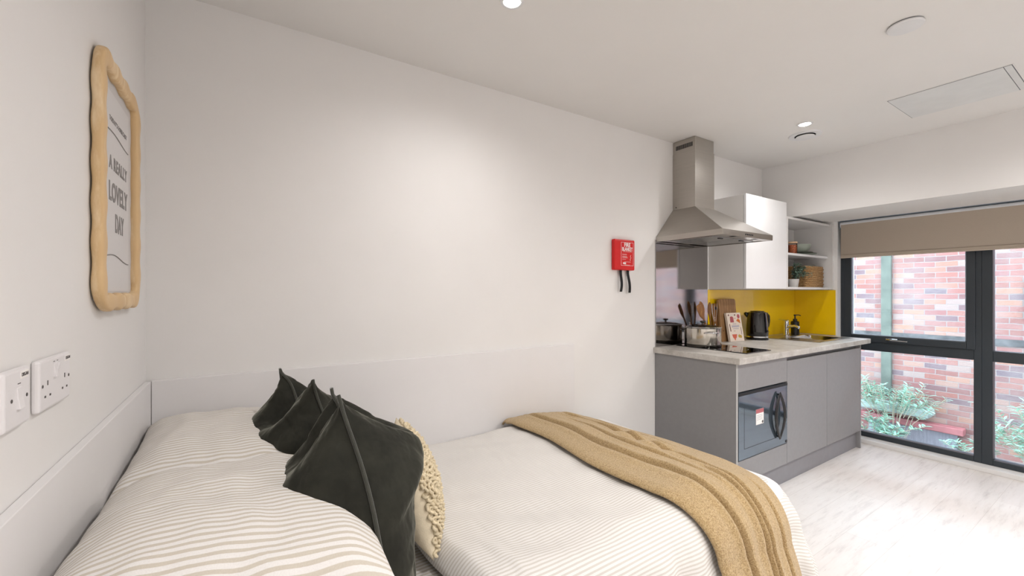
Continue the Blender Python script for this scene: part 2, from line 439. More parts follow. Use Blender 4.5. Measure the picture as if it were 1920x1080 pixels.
def wr(px, py):
    h = .0045 * math.sin((px * 1.0 + py * 2.2) * 17 + 3 * nz(px, py, 0, 3)) * (0.35 + max(0, nz(px, py, 5, 2.5)))
    h += .0035 * nz(px * 9, py * 5, 2) + .0016 * nz(px * 40, py * 12, 7)
    q = (px - .46) ; h += .012 * math.exp(-((q - .10 + .25 * (py - 1.1)) / .02) ** 2) * sm(.75, .85, 1.9 - py) * .4
    return h
def duvet_fn(a, b):
    px = .455 + .02 * math.sin(b * 9) + a * (1.835 + .44 - .455); py = .925 - .44 + b * (YB - .022 - .925 + .44)
    p, n = drape(px, py); h = wr(px, py)
    if a < .035: h -= .055 * (1 - a / .035) ** 2
    # hanging folds
    dx = max(0, px - CX); dy = max(0, CY - py); d = math.hypot(dx, dy)
    if d > .1: h += .012 * (d - .1) / .3 * math.sin((px if dy > dx else py) * 38 + 2 * nz(px, py, 0, 4)) * 1.6
    return p + n * h, (px, py)
du = MB().grid(230, 170, duvet_fn).build('duvet', duvet_m, smooth=True)
so = du.modifiers.new('thick', 'SOLIDIFY'); so.thickness = .018; so.offset = -1
tag(du, 'white duvet with narrow beige stripes covering the bed', 'duvet')

# throw blanket: folded runner, deep lengthwise creases
def throw_fn(a, b):
    py = .925 - .40 + b * (YB - .03 - .925 + .40)
    dr = sm(0, .35, .97 - py)
    left = 1.165 + .012 * math.sin(py * 9) + .10 * dr + .02 * sm(1.75, 1.95, py)
    right = 1.70 + .13 * (1 - sm(1.25, 1.95, py)) - .125 * sm(0, .42, 1.12 - py)
    px = left + a * (right - left)
    p, n = drape(px, py)
    wob = .030 * math.sin(py * 3.1 + .6) + .012 * math.sin(py * 8.3)
    def fold(c, amp, fall, m=1.0):
        """low side on the left, a roll rising steeply just right of the crease line"""
        d = a - c
        if d < 0: return -m * .016 * math.exp(d / .010) + m * .006 * math.exp(-((d + .05) / .03) ** 2)
        return m * (-.016 * math.exp(-d / .007) + amp * sm(-.002, .022, d) * math.exp(-(d / fall) ** 1.4))
    h = .026 + .008 * math.sin(a * PI)
    c1 = .225 + wob + .06 * (1 - b); c2 = .62 + wob * 1.2 - .02 * (1 - b); c3 = .44 + wob * 1.8
    h += fold(c1, .015, .12, 1 - .75 * sm(.86, .97, b))
    h += fold(c2, .014, .13, (1 - sm(.84, .96, b)))
    h += fold(c3, .012, .07, sm(.20, .42, b) * (1 - sm(.70, .86, b)))
    h += fold(.53 + wob, .010, .05, (1 - sm(.22, .36, b)))
    h += fold(.80 + wob * .6, .009, .09, sm(.45, .6, b) * (1 - sm(.8, .95, b)) + .8 * (1 - sm(.15, .3, b)))
    h += .009 * nz(a * 5, b * 9, 3) * math.sin(a * PI) + .005 * nz(a * 16, b * 8, 9) * math.sin(a * PI)
    # cross ripples in the middle of the bed
    h += .010 * sm(.35, .5, b) * (1 - sm(.6, .72, b)) * math.sin((a * 2 + b * 9) * 7) * math.exp(-((a - .56) / .13) ** 2)
    e = min(a, 1 - a); h *= .30 + .70 * (1 - (1 - min(1, e / .06)) ** 2) ** .5
    h += .020 * math.exp(-((b - .985) / .02) ** 2) * (1 - a) * math.exp(-(a / .45) ** 2)
    q = p + n * (h + .008)
    q.y = min(q.y, YB - .024)
    return q, (px, py)
th = MB().grid(230, 220, throw_fn).build('throw_blanket', throw_m, smooth=True)
so = th.modifiers.new('thick', 'SOLIDIFY'); so.thickness = .010; so.offset = -1
tag(th, 'tan fleecy throw folded across the foot of the bed', 'blanket')

# pillows
def pillow_mesh(lx, ly, T, seed, name, m, loc, rot, cat, label, group, flange=.0, sag=0):
    mb = MB(); n = 44
    def face(sg):
        def fn(a, b):
            s_ = 2 * a - 1; t_ = 2 * b - 1
            th_ = T / 2 * (max(0, 1 - abs(s_) ** 3.2) * max(0, 1 - abs(t_) ** 3.2)) ** .48
            pin = 1 - .05 * (1 - t_ * t_) * abs(s_); pin2 = 1 - .05 * (1 - s_ * s_) * abs(t_)
            x = s_ * lx / 2 * pin; y = t_ * ly / 2 * pin2
            w_ = (.010 * nz(s_ * 1.7, t_ * 1.7, seed) + .006 * nz(s_ * 5, t_ * 4, seed + 3) + .003 * nz(s_ * 3, t_ * 14, seed + 5)) * (1 - s_ ** 6) * (1 - t_ ** 6)
            crn = .006 * math.sin(math.atan2(t_, s_) * 16 + seed) * sm(.75, 1, max(abs(s_), abs(t_))) * (1 - max(abs(s_), abs(t_)) ** 12)
            z = sg * (th_ + (w_ + crn if sg > 0 else 0))
            return (x, y, z), (x, y + seed * .01)
        return fn
    mb.grid(n, n, face(1)); mb.grid(n, n, face(-1))
    o = mb.build(name, m, smooth=True, local=True, weld=True)
    o.location = loc; o.rotation_euler = rot; o['_o'] = tuple(loc)
    tag(o, label, cat, group); return o
PG = 'striped pillows at the head of the bed'
pillow_mesh(.50, .60, .19, 1, 'pillow', pillow_m, (-.01, 1.645, .605), (0, R(1), R(-2)), 'pillow', 'striped pillow in the back corner, underneath the upper one', PG)
pillow_mesh(.50, .58, .19, 2, 'pillow', pillow_m, (-.01, 1.065, .605), (0, R(2), R(2)), 'pillow', 'striped pillow nearest the viewer, underneath the upper one', PG)
pillow_mesh(.49, .62, .20, 3, 'pillow', pillow_m, (-.035, 1.63, .775), (R(2), R(5), R(1)), 'pillow', 'striped pillow on top in the back corner behind the rear dark cushion', PG)
pillow_mesh(.51, .64, .22, 4, 'pillow', pillow_m, (-.015, 1.03, .785), (R(-2), R(5), R(-1)), 'pillow', 'large striped pillow on top nearest the viewer below the sockets', PG)

# cushions (local: x = thickness direction, y = width, z = height)
def cushion(name, label, cat, W, H, T, loc, rot, chop, seed, m, edge_m, group=None, knots=False, peak=.35, squeeze=.5):
    root = thing(name, label, cat, loc, group); root.rotation_euler = rot
    def outline(s_, t_):
        y = s_ * W / 2 * (1 - .10 * (1 - abs(t_) ** 2) * abs(s_) ** 2)
        z = t_ * H / 2 * (1 - .09 * (1 - abs(s_) ** 2) * abs(t_) ** 2)
        z -= chop * math.exp(-(s_ / .42) ** 2) * sm(.30, 1, t_)
        if chop:
            y *= 1 - squeeze * sm(.0, 1, t_); z += .008 * sm(.86, 1, abs(s_)) * sm(.86, 1, t_)
        return y, z
    mb = MB(); n = 56
    def face(sg):
        def fn(a, b):
            s_ = 2 * a - 1; t_ = 2 * b - 1; y, z = outline(s_, t_)
            e = (max(0, 1 - abs(s_) ** 2.6) * max(0, 1 - abs(t_) ** 2.4)) ** .55
            k = 1
            if chop: k = .70 + .62 * math.exp(-((t_ - peak) / .36) ** 2)
            x = sg * T / 2 * e * k
            wv = 0
            if chop:
                ang = math.atan2(t_ - .25, s_); rr_ = math.hypot(s_, t_ - .25)
                wv = .009 * math.sin(ang * 11 + seed + 2 * nz(s_, t_, seed)) * sm(.3, .9, rr_) * e ** .5
                # pinch folds running to the ears
                for es in (-1, 1):
                    dd = abs((s_ - es * .95) * .75 + es * (1 - t_) * .42)
                    wv -= .010 * math.exp(-(dd / .07) ** 2) * sm(.1, .7, t_) * e ** .5
                ed = 1 - abs(s_)
                wv += .0045 * math.sin(t_ * 21 + seed + 3 * nz(t_ * 3, s_, seed)) * math.exp(-ed / .22) * sm(0, .08, ed)
                f1 = abs(((t_ * .8 + abs(s_) * .6) * 3.1 + .9 * nz(s_ * 1.5, t_ * 1.5, seed + 7)) % 1 - .5)
                wv -= .010 * math.exp(-(f1 / .10) ** 2) * e ** .7 * (.4 + .8 * max(0, nz(s_ * 2, t_ * 2, seed + 2) + .3))
            wv += .008 * nz(s_ * 2.5, t_ * 2.5, seed + sg) * e + .003 * nz(s_ * 9, t_ * 9, seed) * e
            x += sg * wv
            return (x, y, z), (y, z)
        return fn
    mb.grid(n, n, face(1)); mb.grid(n, n, face(-1))
    mb.build('cushion_cover', m, root, smooth=True, local=True, weld=True)
    pts = []; N = 50
    for k in range(N): pts.append((-1 + 2 * k / N, 1))
    for k in range(N): pts.append((1, 1 - 2 * k / N))
    for k in range(N): pts.append((1 - 2 * k / N, -1))
    for k in range(N): pts.append((-1, -1 + 2 * k / N))
    path = []
    for (s_, t_) in pts:
        y, z = outline(s_, t_); path.append((.003 * math.sin(s_ * 7 + t_ * 5), y * 1.012, z * 1.012))
    if edge_m: MB().tube(path, .0042, 8, closed=True).build('piping', edge_m, root, smooth=True, local=True)
    if knots:
        kb = MB(); rnd = random.Random(3)
        nx_, ny_ = 24, 17
        for i in range(nx_):
            for j in range(ny_):
                a = (i + .5 + (.5 if j % 2 else 0) * .9) / (nx_ + .6); b = (j + .5) / ny_
                if a > .985: continue
                (x, y, z), _ = face(1)(a, b)
                n1 = Vector((1, rnd.uniform(-.6, .6), rnd.uniform(-.6, .6))).normalized(); e1 = n1.cross(Vector((0, 0, 1))).normalized(); e2 = n1.cross(e1)
                rr_ = rnd.uniform(.0065, .0085); c_ = Vector((x + .003, y, z)); i0 = len(kb.v)
                for q in range(10):
                    th_ = 2 * PI * q / 10; rd = e1 * math.cos(th_) + e2 * math.sin(th_)
                    for k in range(6):
                        ph = 2 * PI * k / 6; kb.v.append(tuple(c_ + rd * (rr_ + .0042 * math.cos(ph)) + n1 * (.0050 * math.sin(ph) + .003 * math.sin(2 * th_))))
                for q in range(10):
                    for k in range(6): kb.f.append((i0 + q * 6 + k, i0 + q * 6 + (k + 1) % 6, i0 + ((q + 1) % 10) * 6 + (k + 1) % 6, i0 + ((q + 1) % 10) * 6 + k))
        ko = kb.build('knotted_front', knit_m, root, smooth=True, local=True); ko['kind'] = 'stuff'
    return root
GC = 'dark olive velvet cushions'
cushion('cushion', 'dark olive velvet cushion further back, leaning on the corner pillow', 'cushion', .46, .44, .24, (.180, 1.555, .792), (R(0), R(-8), R(15)), .10, 11, velvet_m, velvet_edge, GC, squeeze=.40)
cushion('cushion', 'large dark olive velvet cushion nearest the viewer, with long piped seam', 'cushion', .46, .50, .26, (.236, 1.045, .797), (R(-5), R(-11), R(-2)), .06, 4, velvet_m, velvet_edge, GC, squeeze=.70, peak=.37)
cushion('cushion', 'cream cushion with knotted texture tucked beside the large dark cushion', 'cushion', .43, .27, .14, (.450, 1.285, .700), (R(2), R(-15), R(-14)), 0, 8, cream_m, None, None, knots=True)

# ------------------------------------------------------------------ kitchen run
KX0, KX1, KYF = 2.452, 4.312, 1.384
WT = .90
wt = MB(); A = [(2.435, 1.352), (4.418, 1.352), (4.418, YB - .001), (2.435, YB - .001)]; B = [(3.925, 1.495), (4.275, 1.495), (4.275, 1.785), (3.925, 1.785)]
for z in (WT - .038, WT):
    for q in A + B: wt.v.append((q[0], q[1], z))
for k in range(4):
    n_ = (k + 1) % 4
    wt.f += [(k, n_, 4 + n_, 4 + k), (8 + k, 8 + n_, 12 + n_, 12 + k), (k, n_, 8 + n_, 8 + k), (4 + k, 4 + n_, 12 + n_, 12 + k)]
wt = wt.build('kitchen_worktop', worktop_m, bevel=.003)
tag(wt, 'pale concrete-look worktop running to the window above grey cupboards', 'worktop')

c1 = thing('base_cabinet', 'grey base cabinet at the bed end housing the microwave', 'cabinet', (2.76, 1.67, 0))
MB().box(KX0, KX0 + .018, KYF, YB - .001, 0, WT - .038).build('side_panel', grey_cab, c1, bevel=.001)
MB().box(KX0 - .0005, KX0 + .0185, KYF - .002, KYF, 0, WT - .038).build('edge_strip', grey_edge, c1)
MB().box(KX0 + .020, 3.068, KYF + .02, YB - .001, .14, .28).box(KX0 + .02, 3.068, KYF + .02, YB - .001, .69, WT - .04).box(3.05, 3.068, KYF + .02, YB - .001, .28, .69).box(KX0 + .02, 3.05, 1.80, YB - .001, .28, .69).build('carcass', grey_cab, c1)
MB().box(KX0 + .021, 3.064, KYF, KYF + .019, .692, WT - .042).build('upper_front_panel', grey_cab, c1, bevel=.001)
MB().box(KX0 + .021, 3.064, KYF, KYF + .019, .145, .278).build('lower_front_panel', grey_cab, c1, bevel=.001)

c2 = thing('base_cabinet', 'grey base cabinet with two plain doors beside the window', 'cabinet', (3.69, 1.67, 0))
MB().box(3.070, 4.292, KYF + .02, YB - .001, .14, .74).box(3.07, 3.09, KYF + .05, YB - .001, .74, .86).box(4.272, 4.292, KYF + .05, YB - .001, .74, .86).box(3.09, 4.272, KYF + .0355, KYF + .045, .74, .86).build('carcass', grey_cab, c2)
MB().box(3.067, 3.668, KYF, KYF + .019, .145, .828).build('cabinet_door', grey_cab, c2, bevel=.001)
MB().box(3.672, 4.290, KYF, KYF + .019, .145, .828).build('cabinet_door', grey_cab, c2, bevel=.001)
MB().box(3.067, 4.290, KYF + .028, KYF + .035, .83, WT - .04).build('finger_rail', plinth_m, c2)
MB().box(4.294, KX1, KYF, YB - .001, 0, WT - .038).build('end_panel', grey_cab, c2, bevel=.001)
tag(MB().box(KX0 + .02, 4.292, 1.413, 1.43, 0, .138).build('plinth', plinth_m), 'grey plinth board under the kitchen cupboards', 'plinth')

# microwave
mw = thing('microwave', 'built-in black glass microwave with curved handle in the grey cabinet', 'microwave', (2.76, 1.5, .282))
MB().box(KX0 + .03, 3.046, KYF + .02, 1.78, .284, .684).build('oven_body', black_pl, mw)
dw = MB().box(KX0 + .024, 3.060, KYF - .004, KYF + .018, .286, .684).build('microwave_door', None or plain('mirrored_dark_glass', '#75838f', .05, .75, var=0), mw, bevel=.001)
yy = KYF - .0045
MB().box(2.535, 2.537, yy, yy + .001, .345, .60).box(2.535, 2.90, yy, yy + .001, .345, .347).box(2.90, 2.902, yy, yy + .001, .345, .60).build('window_outline', dark_line, mw)
MB().box(KX0 + .024, 3.06, yy - .001, yy + .001, .668, .684).build('vent_strip', dark_line, mw)
st = MB().box(2.665, 2.755, yy - .001, yy, .468, .563).build('energy_label', print_white, mw); st['label'] = 'white paper label'
MB().box(2.665, 2.755, yy - .0015, yy - .001, .538, .563).build('label_header', plain('pink_print', '#b4656b', .6), st)
MB().lathe([(.009, -.0004), (.009, .0004)], (2.742, yy - .0012, .480), 20, 'y').build('label_mark', slot_m, st)
pr_ = MB()
for k in range(4): pr_.box(2.675, 2.74, yy - .0015, yy - .001, .524 - k * .009, .526 - k * .009)
pr_.build('label_lines', plain('grey_print', '#9a9aa0', .6), st)
hm = MB(); N = 24; zc, hh = .487, .148; cxh = 2.935
for sg in (-1, 1):
    pts = [(cxh + sg * .056 * math.cos(PI / 2 * (2 * k / N - 1)), yy - .013 - .004 * math.cos(PI / 2 * (2 * k / N - 1)), zc + hh * (2 * k / N - 1)) for k in range(N + 1)]
    hm.tube(pts, [.004 + (.004 if sg < 0 else .002) * math.cos(PI / 2 * (2 * k / N - 1)) for k in range(N + 1)], 12, flat=2.3)
hm.lathe([(.006, 0), (.006, .014)], (cxh, yy - .014, zc + hh - .012), 10, 'y').lathe([(.006, 0), (.006, .014)], (cxh, yy - .014, zc - hh + .012), 10, 'y')
hd = hm.build('door_handle', black_pl, mw, smooth='auto'); hd['label'] = 'black bow-shaped handle'
MB().box(3.035, 3.055, yy - .002, yy, .292, .306).build('badge', black_pl, mw)

# hob
hob = thing('hob', 'black glass two-zone hob set in the worktop under the hood', 'hob', (2.803, 1.68, WT))
MB().box(2.655, 2.950, 1.428, 1.938, WT, WT + .006).build('hob_glass', black_gl, hob, bevel=.002)
hr = MB()
for (hx, hy, r) in ((2.80, 1.80, .09), (2.80, 1.58, .075)):
    i0 = len(hr.v); n = 40
    for k in range(n):
        a = 2 * PI * k / n
        for q in (r, r - .002): hr.v.append((hx + q * math.cos(a), hy + q * math.sin(a), WT + .0065))
    for k in range(n): hr.f.append((i0 + 2 * k, i0 + 2 * ((k + 1) % n), i0 + 2 * ((k + 1) % n) + 1, i0 + 2 * k + 1))
hr.build('cooking_zone_marks', plain('grey_print', '#9a9aa0', .6), hob)

# stock pot
pt = thing('stock_pot', 'stainless steel pot with glass lid standing on the hob', 'pot', (2.765, 1.80, WT + .006))
px_, py_, pz = 2.765, 1.80, WT + .006
MB().lathe([(.108, 0), (.116, .004), (.119, .012), (.119, .128), (.123, .132), (.121, .134), (.115, .132), (.115, .02), (.002, .015)], (px_, py_, pz), 56).build('pot_body', pot_m, pt, smooth='auto')
MB().lathe([(.1195, .0), (.1215, .003), (.1215, .016), (.1195, .018)], (px_, py_, pz + .001), 56).build('pot_base', plain('dark_steel_base', '#55524e', .25, 1), pt, smooth='auto')
for a0 in (-118, 62):
    h = []; 
    for k in range(13):
        tt = k / 12; a = R(a0 + (tt - .5) * 50); r = .120 + .030 * math.sin(PI * tt) ** .6
        h.append((px_ + r * math.cos(a), py_ + r * math.sin(a), pz + .100 + .004 * math.sin(PI * tt)))
    MB().tube(h, .0045, 8).build('pot_handle', chrome, pt, smooth=True)
lid = MB().lathe([(.119, .135), (.105, .142), (.07, .149), (.03, .153), (.004, .154)], (px_, py_, pz), 48, cap=False).build('glass_lid', glass_m, pt, smooth=True)
MB().lathe([(.117, .1345), (.122, .1345), (.123, .138), (.118, .140)], (px_, py_, pz), 48).build('lid_rim', chrome, lid, smooth='auto')
MB().lathe([(.008, .152), (.007, .162), (.018, .168), (.020, .174), (.014, .178), (.002, .179)], (px_, py_, pz), 24).build('lid_knob', plain('dark_steel_knob', '#5f554a', .3, .8), lid, smooth='auto')

# utensil crock and utensils
ux, uy = 2.985, 1.865
cr = MB().lathe([(.040, 0), (.046, .004), (.048, .12), (.047, .124), (.044, .12), (.042, .012), (.002, .01)], (ux, uy, WT), 36).build('utensil_crock', plain('cream_stoneware', '#d9d0c3', .4), smooth='auto')
tag(cr, 'cream utensil crock behind the steel pot', 'crock')
def spatula(lean_x, lean_y, top_w, L, name, label, bowl, m, dx=0, dy=0):
    b0 = Vector((ux + dx, uy + dy, WT + .013)); d = Vector((lean_x, lean_y, 1)).normalized(); side = Vector((1, -.2, 0)); side = (side - d * side.dot(d)).normalized(); nr = d.cross(side)
    mb = MB(); N = 20; n = 10
    for j in range(N + 1):
        tt = j / N; p = b0 + d * (L * tt) + nr * (.012 * math.sin(tt * PI) if bowl else 0)
        wd = .0055
        hw = sm(.58, .78, tt) * (top_w / 2 - wd) * (1 if not bowl else math.sin(min(1, (1 - tt) / .18) * PI / 2) ** .7 if tt > .82 else 1)
        ww = wd + max(0, hw); tk = .0055 - .0025 * sm(.55, .8, tt)
        if tt > .99: ww *= .75
        for k in range(n):
            a = 2 * PI * k / n; q = p + side * (ww * math.cos(a)) + nr * (tk * math.sin(a)); mb.v.append(tuple(q))
    for j in range(N):
        for k in range(n): mb.f.append((j * n + k, j * n + (k + 1) % n, (j + 1) * n + (k + 1) % n, (j + 1) * n + k))
    mb.f.append(tuple(range(n))[::-1]); mb.f.append(tuple(N * n + k for k in range(n)))
    o = mb.build(name, m, smooth=True); tag(o, label, 'utensil', 'utensils in the cream crock'); return o
spatula(-.62, .04, .052, .33, 'wooden_spatula', 'wooden spatula leaning furthest left out of the crock', False, spoon_w, .012)
spatula(-.30, .10, .060, .32, 'wooden_spoon', 'wide wooden spoon standing in the middle of the crock', True, spoon_w, .0, .01)
spatula(-.02, .10, .045, .30, 'wooden_spoon', 'dark wooden spoon at the back right of the crock', True, oak2, .018, .0)
wh = MB(); wx, wy = ux + .008, uy - .012
wh.tube([(wx, wy, WT + .013), (wx + .006, wy - .002, WT + .15)], .005, 10)
for k in range(4):
    a = PI * k / 4
    wh.tube([(wx + .006 + .024 * math.sin(PI * s_ / 16) ** .8 * math.cos(a) * (1 if s_ <= 16 else -1), wy - .002 + .024 * math.sin(PI * s_ / 16) ** .8 * math.sin(a), WT + .15 + .15 * min(1, s_ / 9)) for s_ in range(1, 12)], .0011, 6)
tag(wh.build('whisk', chrome, smooth=True), 'steel wire whisk at the right side of the crock', 'utensil', 'utensils in the cream crock')

# boards and cookbook, leaning on the splashback
def lean_slab(name, w_, h_, th_, x, y, ang, m, label, cat, r=.02, rz=0, hole=False):
    root = thing(name, label, cat, (x, y, WT)); root.rotation_euler = (-R(ang), 0, rz)
    pts = []
    for (cx_, cz_, a0) in ((w_ - r, h_ - r, 0), (r, h_ - r, 90)):
        for k in range(7): a = R(a0 + 15 * k); pts.append((cx_ + r * math.cos(a), cz_ + r * math.sin(a)))
    pts += [(0.0, 0.002), (.002, 0), (w_ - .002, 0), (w_, .002)]
    return root, MB().prism(pts, 'y', 0, th_)
root, mb = lean_slab('chopping_board', .20, .30, .016, 3.11, 1.915, 4.5, oak2, 'reddish chopping board partly hidden behind the oak board', 'chopping board', .03)
mb.build('board', oak2, root, local=True, bevel=.003)
MB().lathe([(.012, -.001), (.012, .0)], (.032, 0, .262), 20, 'y').build('hanging_hole', dark_line, root, local=True)
root, mb = lean_slab('chopping_board', .235, .335, .020, 3.155, 1.888, 5.5, oak, 'tall oak chopping board leaning on the yellow splashback', 'chopping board', .02)
mb.build('board', oak, root, local=True, bevel=.003)
MB().lathe([(.004, -.001), (.004, 0)], (.028, 0, .085), 12, 'y').build('knot_mark', dark_line, root, local=True)
bk = thing('cookbook', 'cream illustrated cookbook leaning against the oak board', 'book', (3.200, 1.848, WT + .001)); bk.rotation_euler = (-R(10), 0, R(-5))
cov = plain('cream_book_cover', '#eadccd', .45, var=.02)
MB().box(0, .172, .0, .002, 0, .226).box(0, .172, .016, .018, 0, .226).box(0, .002, 0, .018, 0, .226).build('book_cover', cov, bk, local=True)
MB().box(.002, .168, .002, .016, .003, .223).build('pages', plain('paper_pages', '#d8cdbd', .8), bk, local=True)
def disc(mb, x, z, rx, rz_, n=20, y=-.0006): mb.prism([(x + rx * math.cos(2 * PI * k / n), z + rz_ * math.sin(2 * PI * k / n)) for k in range(n)], 'y', y, 0.0)
rose = plain('rose_print', '#b0525a', .5); orange_p = plain('orange_print', '#cf6f1f', .5); coral = plain('coral_print', '#d5654a', .5); lilac = plain('lilac_grey_print', '#a8a5bd', .5); brown_p = plain('brown_print', '#6c3f35', .5); mustard = plain('mustard_print', '#c3a040', .5)
m_ = MB(); m_.box(.035, .078, -.0006, 0, .150, .178); disc(m_, .0565, .186, .020, .012); m_.box(.078, .108, -.0006, 0, .180, .183); m_.build('jam_pan_picture', rose, bk, local=True)
m_ = MB(); disc(m_, .142, .197, .016, .017); m_.build('round_picture', rose, bk, local=True)
m_ = MB(); m_.prism([(.108, .162), (.132, .180), (.152, .168), (.155, .140)], 'y', -.0006, 0); m_.build('slice_picture', orange_p, bk, local=True)
m_ = MB(); m_.prism([(.032, .056), (.092, .056), (.084, .032), (.066, .018), (.070, .010), (.054, .010), (.057, .018), (.040, .032)], 'y', -.0006, 0); m_.build('bowl_picture', coral, bk, local=True)
m_ = MB(); disc(m_, .118, .040, .013, .013); disc(m_, .136, .036, .012, .012); m_.build('lemon_picture', mustard, bk, local=True)
m_ = MB(); m_.prism([(.020, .080), (.029, .080), (.025, .138), (.017, .138)], 'y', -.0006, 0); m_.box(.150, .154, -.0006, 0, .05, .11); disc(m_, .024, .208, .007, .007); disc(m_, .100, .208, .007, .007); m_.box(.06, .08, -.0006, 0, .0805, .083); m_.build('ingredient_print', brown_p, bk, local=True)
m_ = MB()
for (a, b, zz, hh_) in ((.060, .105, .134, .007), (.045, .130, .110, .018), (.058, .122, .096, .007), (.045, .085, .207, .004)):
    x = a
    while x < b: m_.box(x, x + .0055, -.0006, 0, zz, zz + hh_); m_.box(x, x + .009, -.0006, 0, zz + hh_ * .45, zz + hh_ * .6); x += .0115
m_.build('title_lettering', lilac, bk, local=True)

# kettle
kt = thing('kettle', 'black electric kettle with grey base ring beside the cookbook', 'kettle', (3.565, 1.835, WT))
kx, ky = 3.565, 1.835
MB().lathe([(.076, 0), (.082, .004), (.082, .014), (.074, .018)], (kx, ky, WT), 40).build('power_base', black_pl, kt, smooth='auto')
MB().lathe([(.079, .019), (.081, .020), (.081, .030), (.079, .031)], (kx, ky, WT), 40).build('base_ring', chrome, kt, smooth='auto')
gb = plain('gloss_black_kettle', '#07070a', .12, var=0, coat=.5)
MB().lathe([(.078, .031), (.080, .034), (.081, .07), (.077, .14), (.071, .205), (.068, .222), (.060, .227), (.002, .229)], (kx, ky, WT), 48).build('kettle_body', gb, kt, smooth='auto')
MB().lathe([(.052, .228), (.050, .233), (.012, .236), (.002, .236)], (kx, ky, WT), 32).build('lid', black_pl, kt, smooth='auto')
kd = Vector((.93, -.36, 0)).normalized()
MB().tube([tuple(Vector((kx, ky, WT)) + kd * r + Vector((0, 0, z))) for r, z in ((.062, .212), (.088, .210), (.106, .19), (.110, .15), (.104, .11), (.092, .09), (.074, .088))], [.010, .012, .012, .011, .010, .009, .008], 12).build('kettle_handle', black_pl, kt, smooth=True)
MB().tube([(kx - .030, ky + .055, WT + .195), (kx - .042, ky + .075, WT + .212), (kx - .044, ky + .08, WT + .218)], [.022, .014, .008], 12).build('spout', gb, kt, smooth=True)
wd_ = kd.cross(Vector((0, 0, 1)))
MB().tube([tuple(Vector((kx, ky, WT + .068)) + (Vector((.55, -.83, 0)).normalized() * .0815) + Vector((.03, .02, 0)) * q) for q in (-.6, 0, .6)], .0025, 8).build('switch_trim', chrome, kt, smooth=True)

# sink
sk = thing('sink', 'inset stainless steel sink with ribbed drainer near the window', 'sink', (4.03, 1.66, WT))
sx0, sx1, sy0, sy1 = 3.72, 4.33, 1.445, 1.905
mb = MB(); zt_ = WT + .004
bx0, bx1, by0, by1 = 3.93, 4.27, 1.50, 1.78
mb.box(sx0, sx1, sy0, by0, WT + .0005, zt_).box(sx0, sx1, by1, sy1, WT + .0005, zt_).box(sx0, bx0, by0, by1, WT + .0005, zt_).box(bx1, sx1, by0, by1, WT + .0005, zt_)
mb.build('sink_top', steel, sk, bevel=.0015)
bwl = MB(); d_ = .14
bwl.v += [(bx0, by0, zt_ - .001), (bx1, by0, zt_ - .001), (bx1, by1, zt_ - .001), (bx0, by1, zt_ - .001), (bx0 + .02, by0 + .02, WT - .13), (bx1 - .02, by0 + .02, WT - .13), (bx1 - .02, by1 - .02, WT - .13), (bx0 + .02, by1 - .02, WT - .13)]
bwl.f += [(0, 1, 5, 4), (1, 2, 6, 5), (2, 3, 7, 6), (3, 0, 4, 7), (4, 5, 6, 7)]
bwl.build('sink_bowl', chrome, sk)
mb = MB()
for k in range(5): mb.box(3.76 + k * .03, 3.768 + k * .03, 1.52, 1.76, zt_, zt_ + .002)
mb.build('drainer_ribs', chrome, sk, bevel=.0008)
mb = MB()
for k in range(4): mb.lathe([(.005, 0), (.005, .001)], (3.80 + k * .018, 1.475, zt_), 12)
mb.build('overflow_holes', dark_line, sk)
tp = thing('tap', 'chrome mixer tap behind the sink', 'tap', (4.06, 1.84, zt_))
MB().lathe([(.026, 0), (.026, .006), (.020, .010), (.019, .085), (.021, .09), (.021, .125), (.016, .132), (.002, .133)], (4.06, 1.84, zt_), 28).build('tap_body', chrome, tp, smooth='auto')
MB().tube([(4.06, 1.84, zt_ + .06), (4.045, 1.80, zt_ + .085), (4.025, 1.75, zt_ + .092), (4.012, 1.72, zt_ + .084), (4.010, 1.716, zt_ + .070)], [.012, .012, .011, .011, .010], 12).build('spout', chrome, tp, smooth=True)
MB().box(4.05, 4.068, 1.82, 1.90, zt_ + .134, zt_ + .142).build('lever', chrome, tp, bevel=.003)
sd = thing('soap_dispenser', 'black pump soap dispenser standing behind the tap', 'soap dispenser', (4.20, 1.83, zt_))
MB().lathe([(.030, 0), (.033, .003), (.033, .115), (.028, .122), (.014, .126), (.013, .135)], (4.20, 1.83, zt_), 28).build('bottle_body', black_pl, sd, smooth='auto')
MB().lathe([(.017, .126), (.017, .142), (.006, .145), (.005, .17), (.011, .172), (.011, .182), (.002, .183)], (4.20, 1.83, zt_), 20).tube([(4.20, 1.83, zt_ + .178), (4.225, 1.81, zt_ + .178), (4.237, 1.80, zt_ + .172)], .004, 8).build('pump', black_pl, sd, smooth='auto')

# splashbacks
tag(MB().box(2.455, 3.070, YB - .008, YB - .001, WT + .001, 1.655).build('steel_splashback', steel_panel), 'mirror-like stainless steel splashback sheet behind the hob', 'splashback')
tag(MB().box(3.074, 4.487, YB - .008, YB - .001, WT + .001, 1.306).build('yellow_splashback', yellow_m), 'long yellow splashback on the back wall behind the kettle', 'splashback')
tag(MB().box(XB - .008, XB - .001, 1.625, YB - .009, WT + .001, 1.306).build('yellow_splashback', yellow_m), 'short yellow splashback return beside the window', 'splashback')

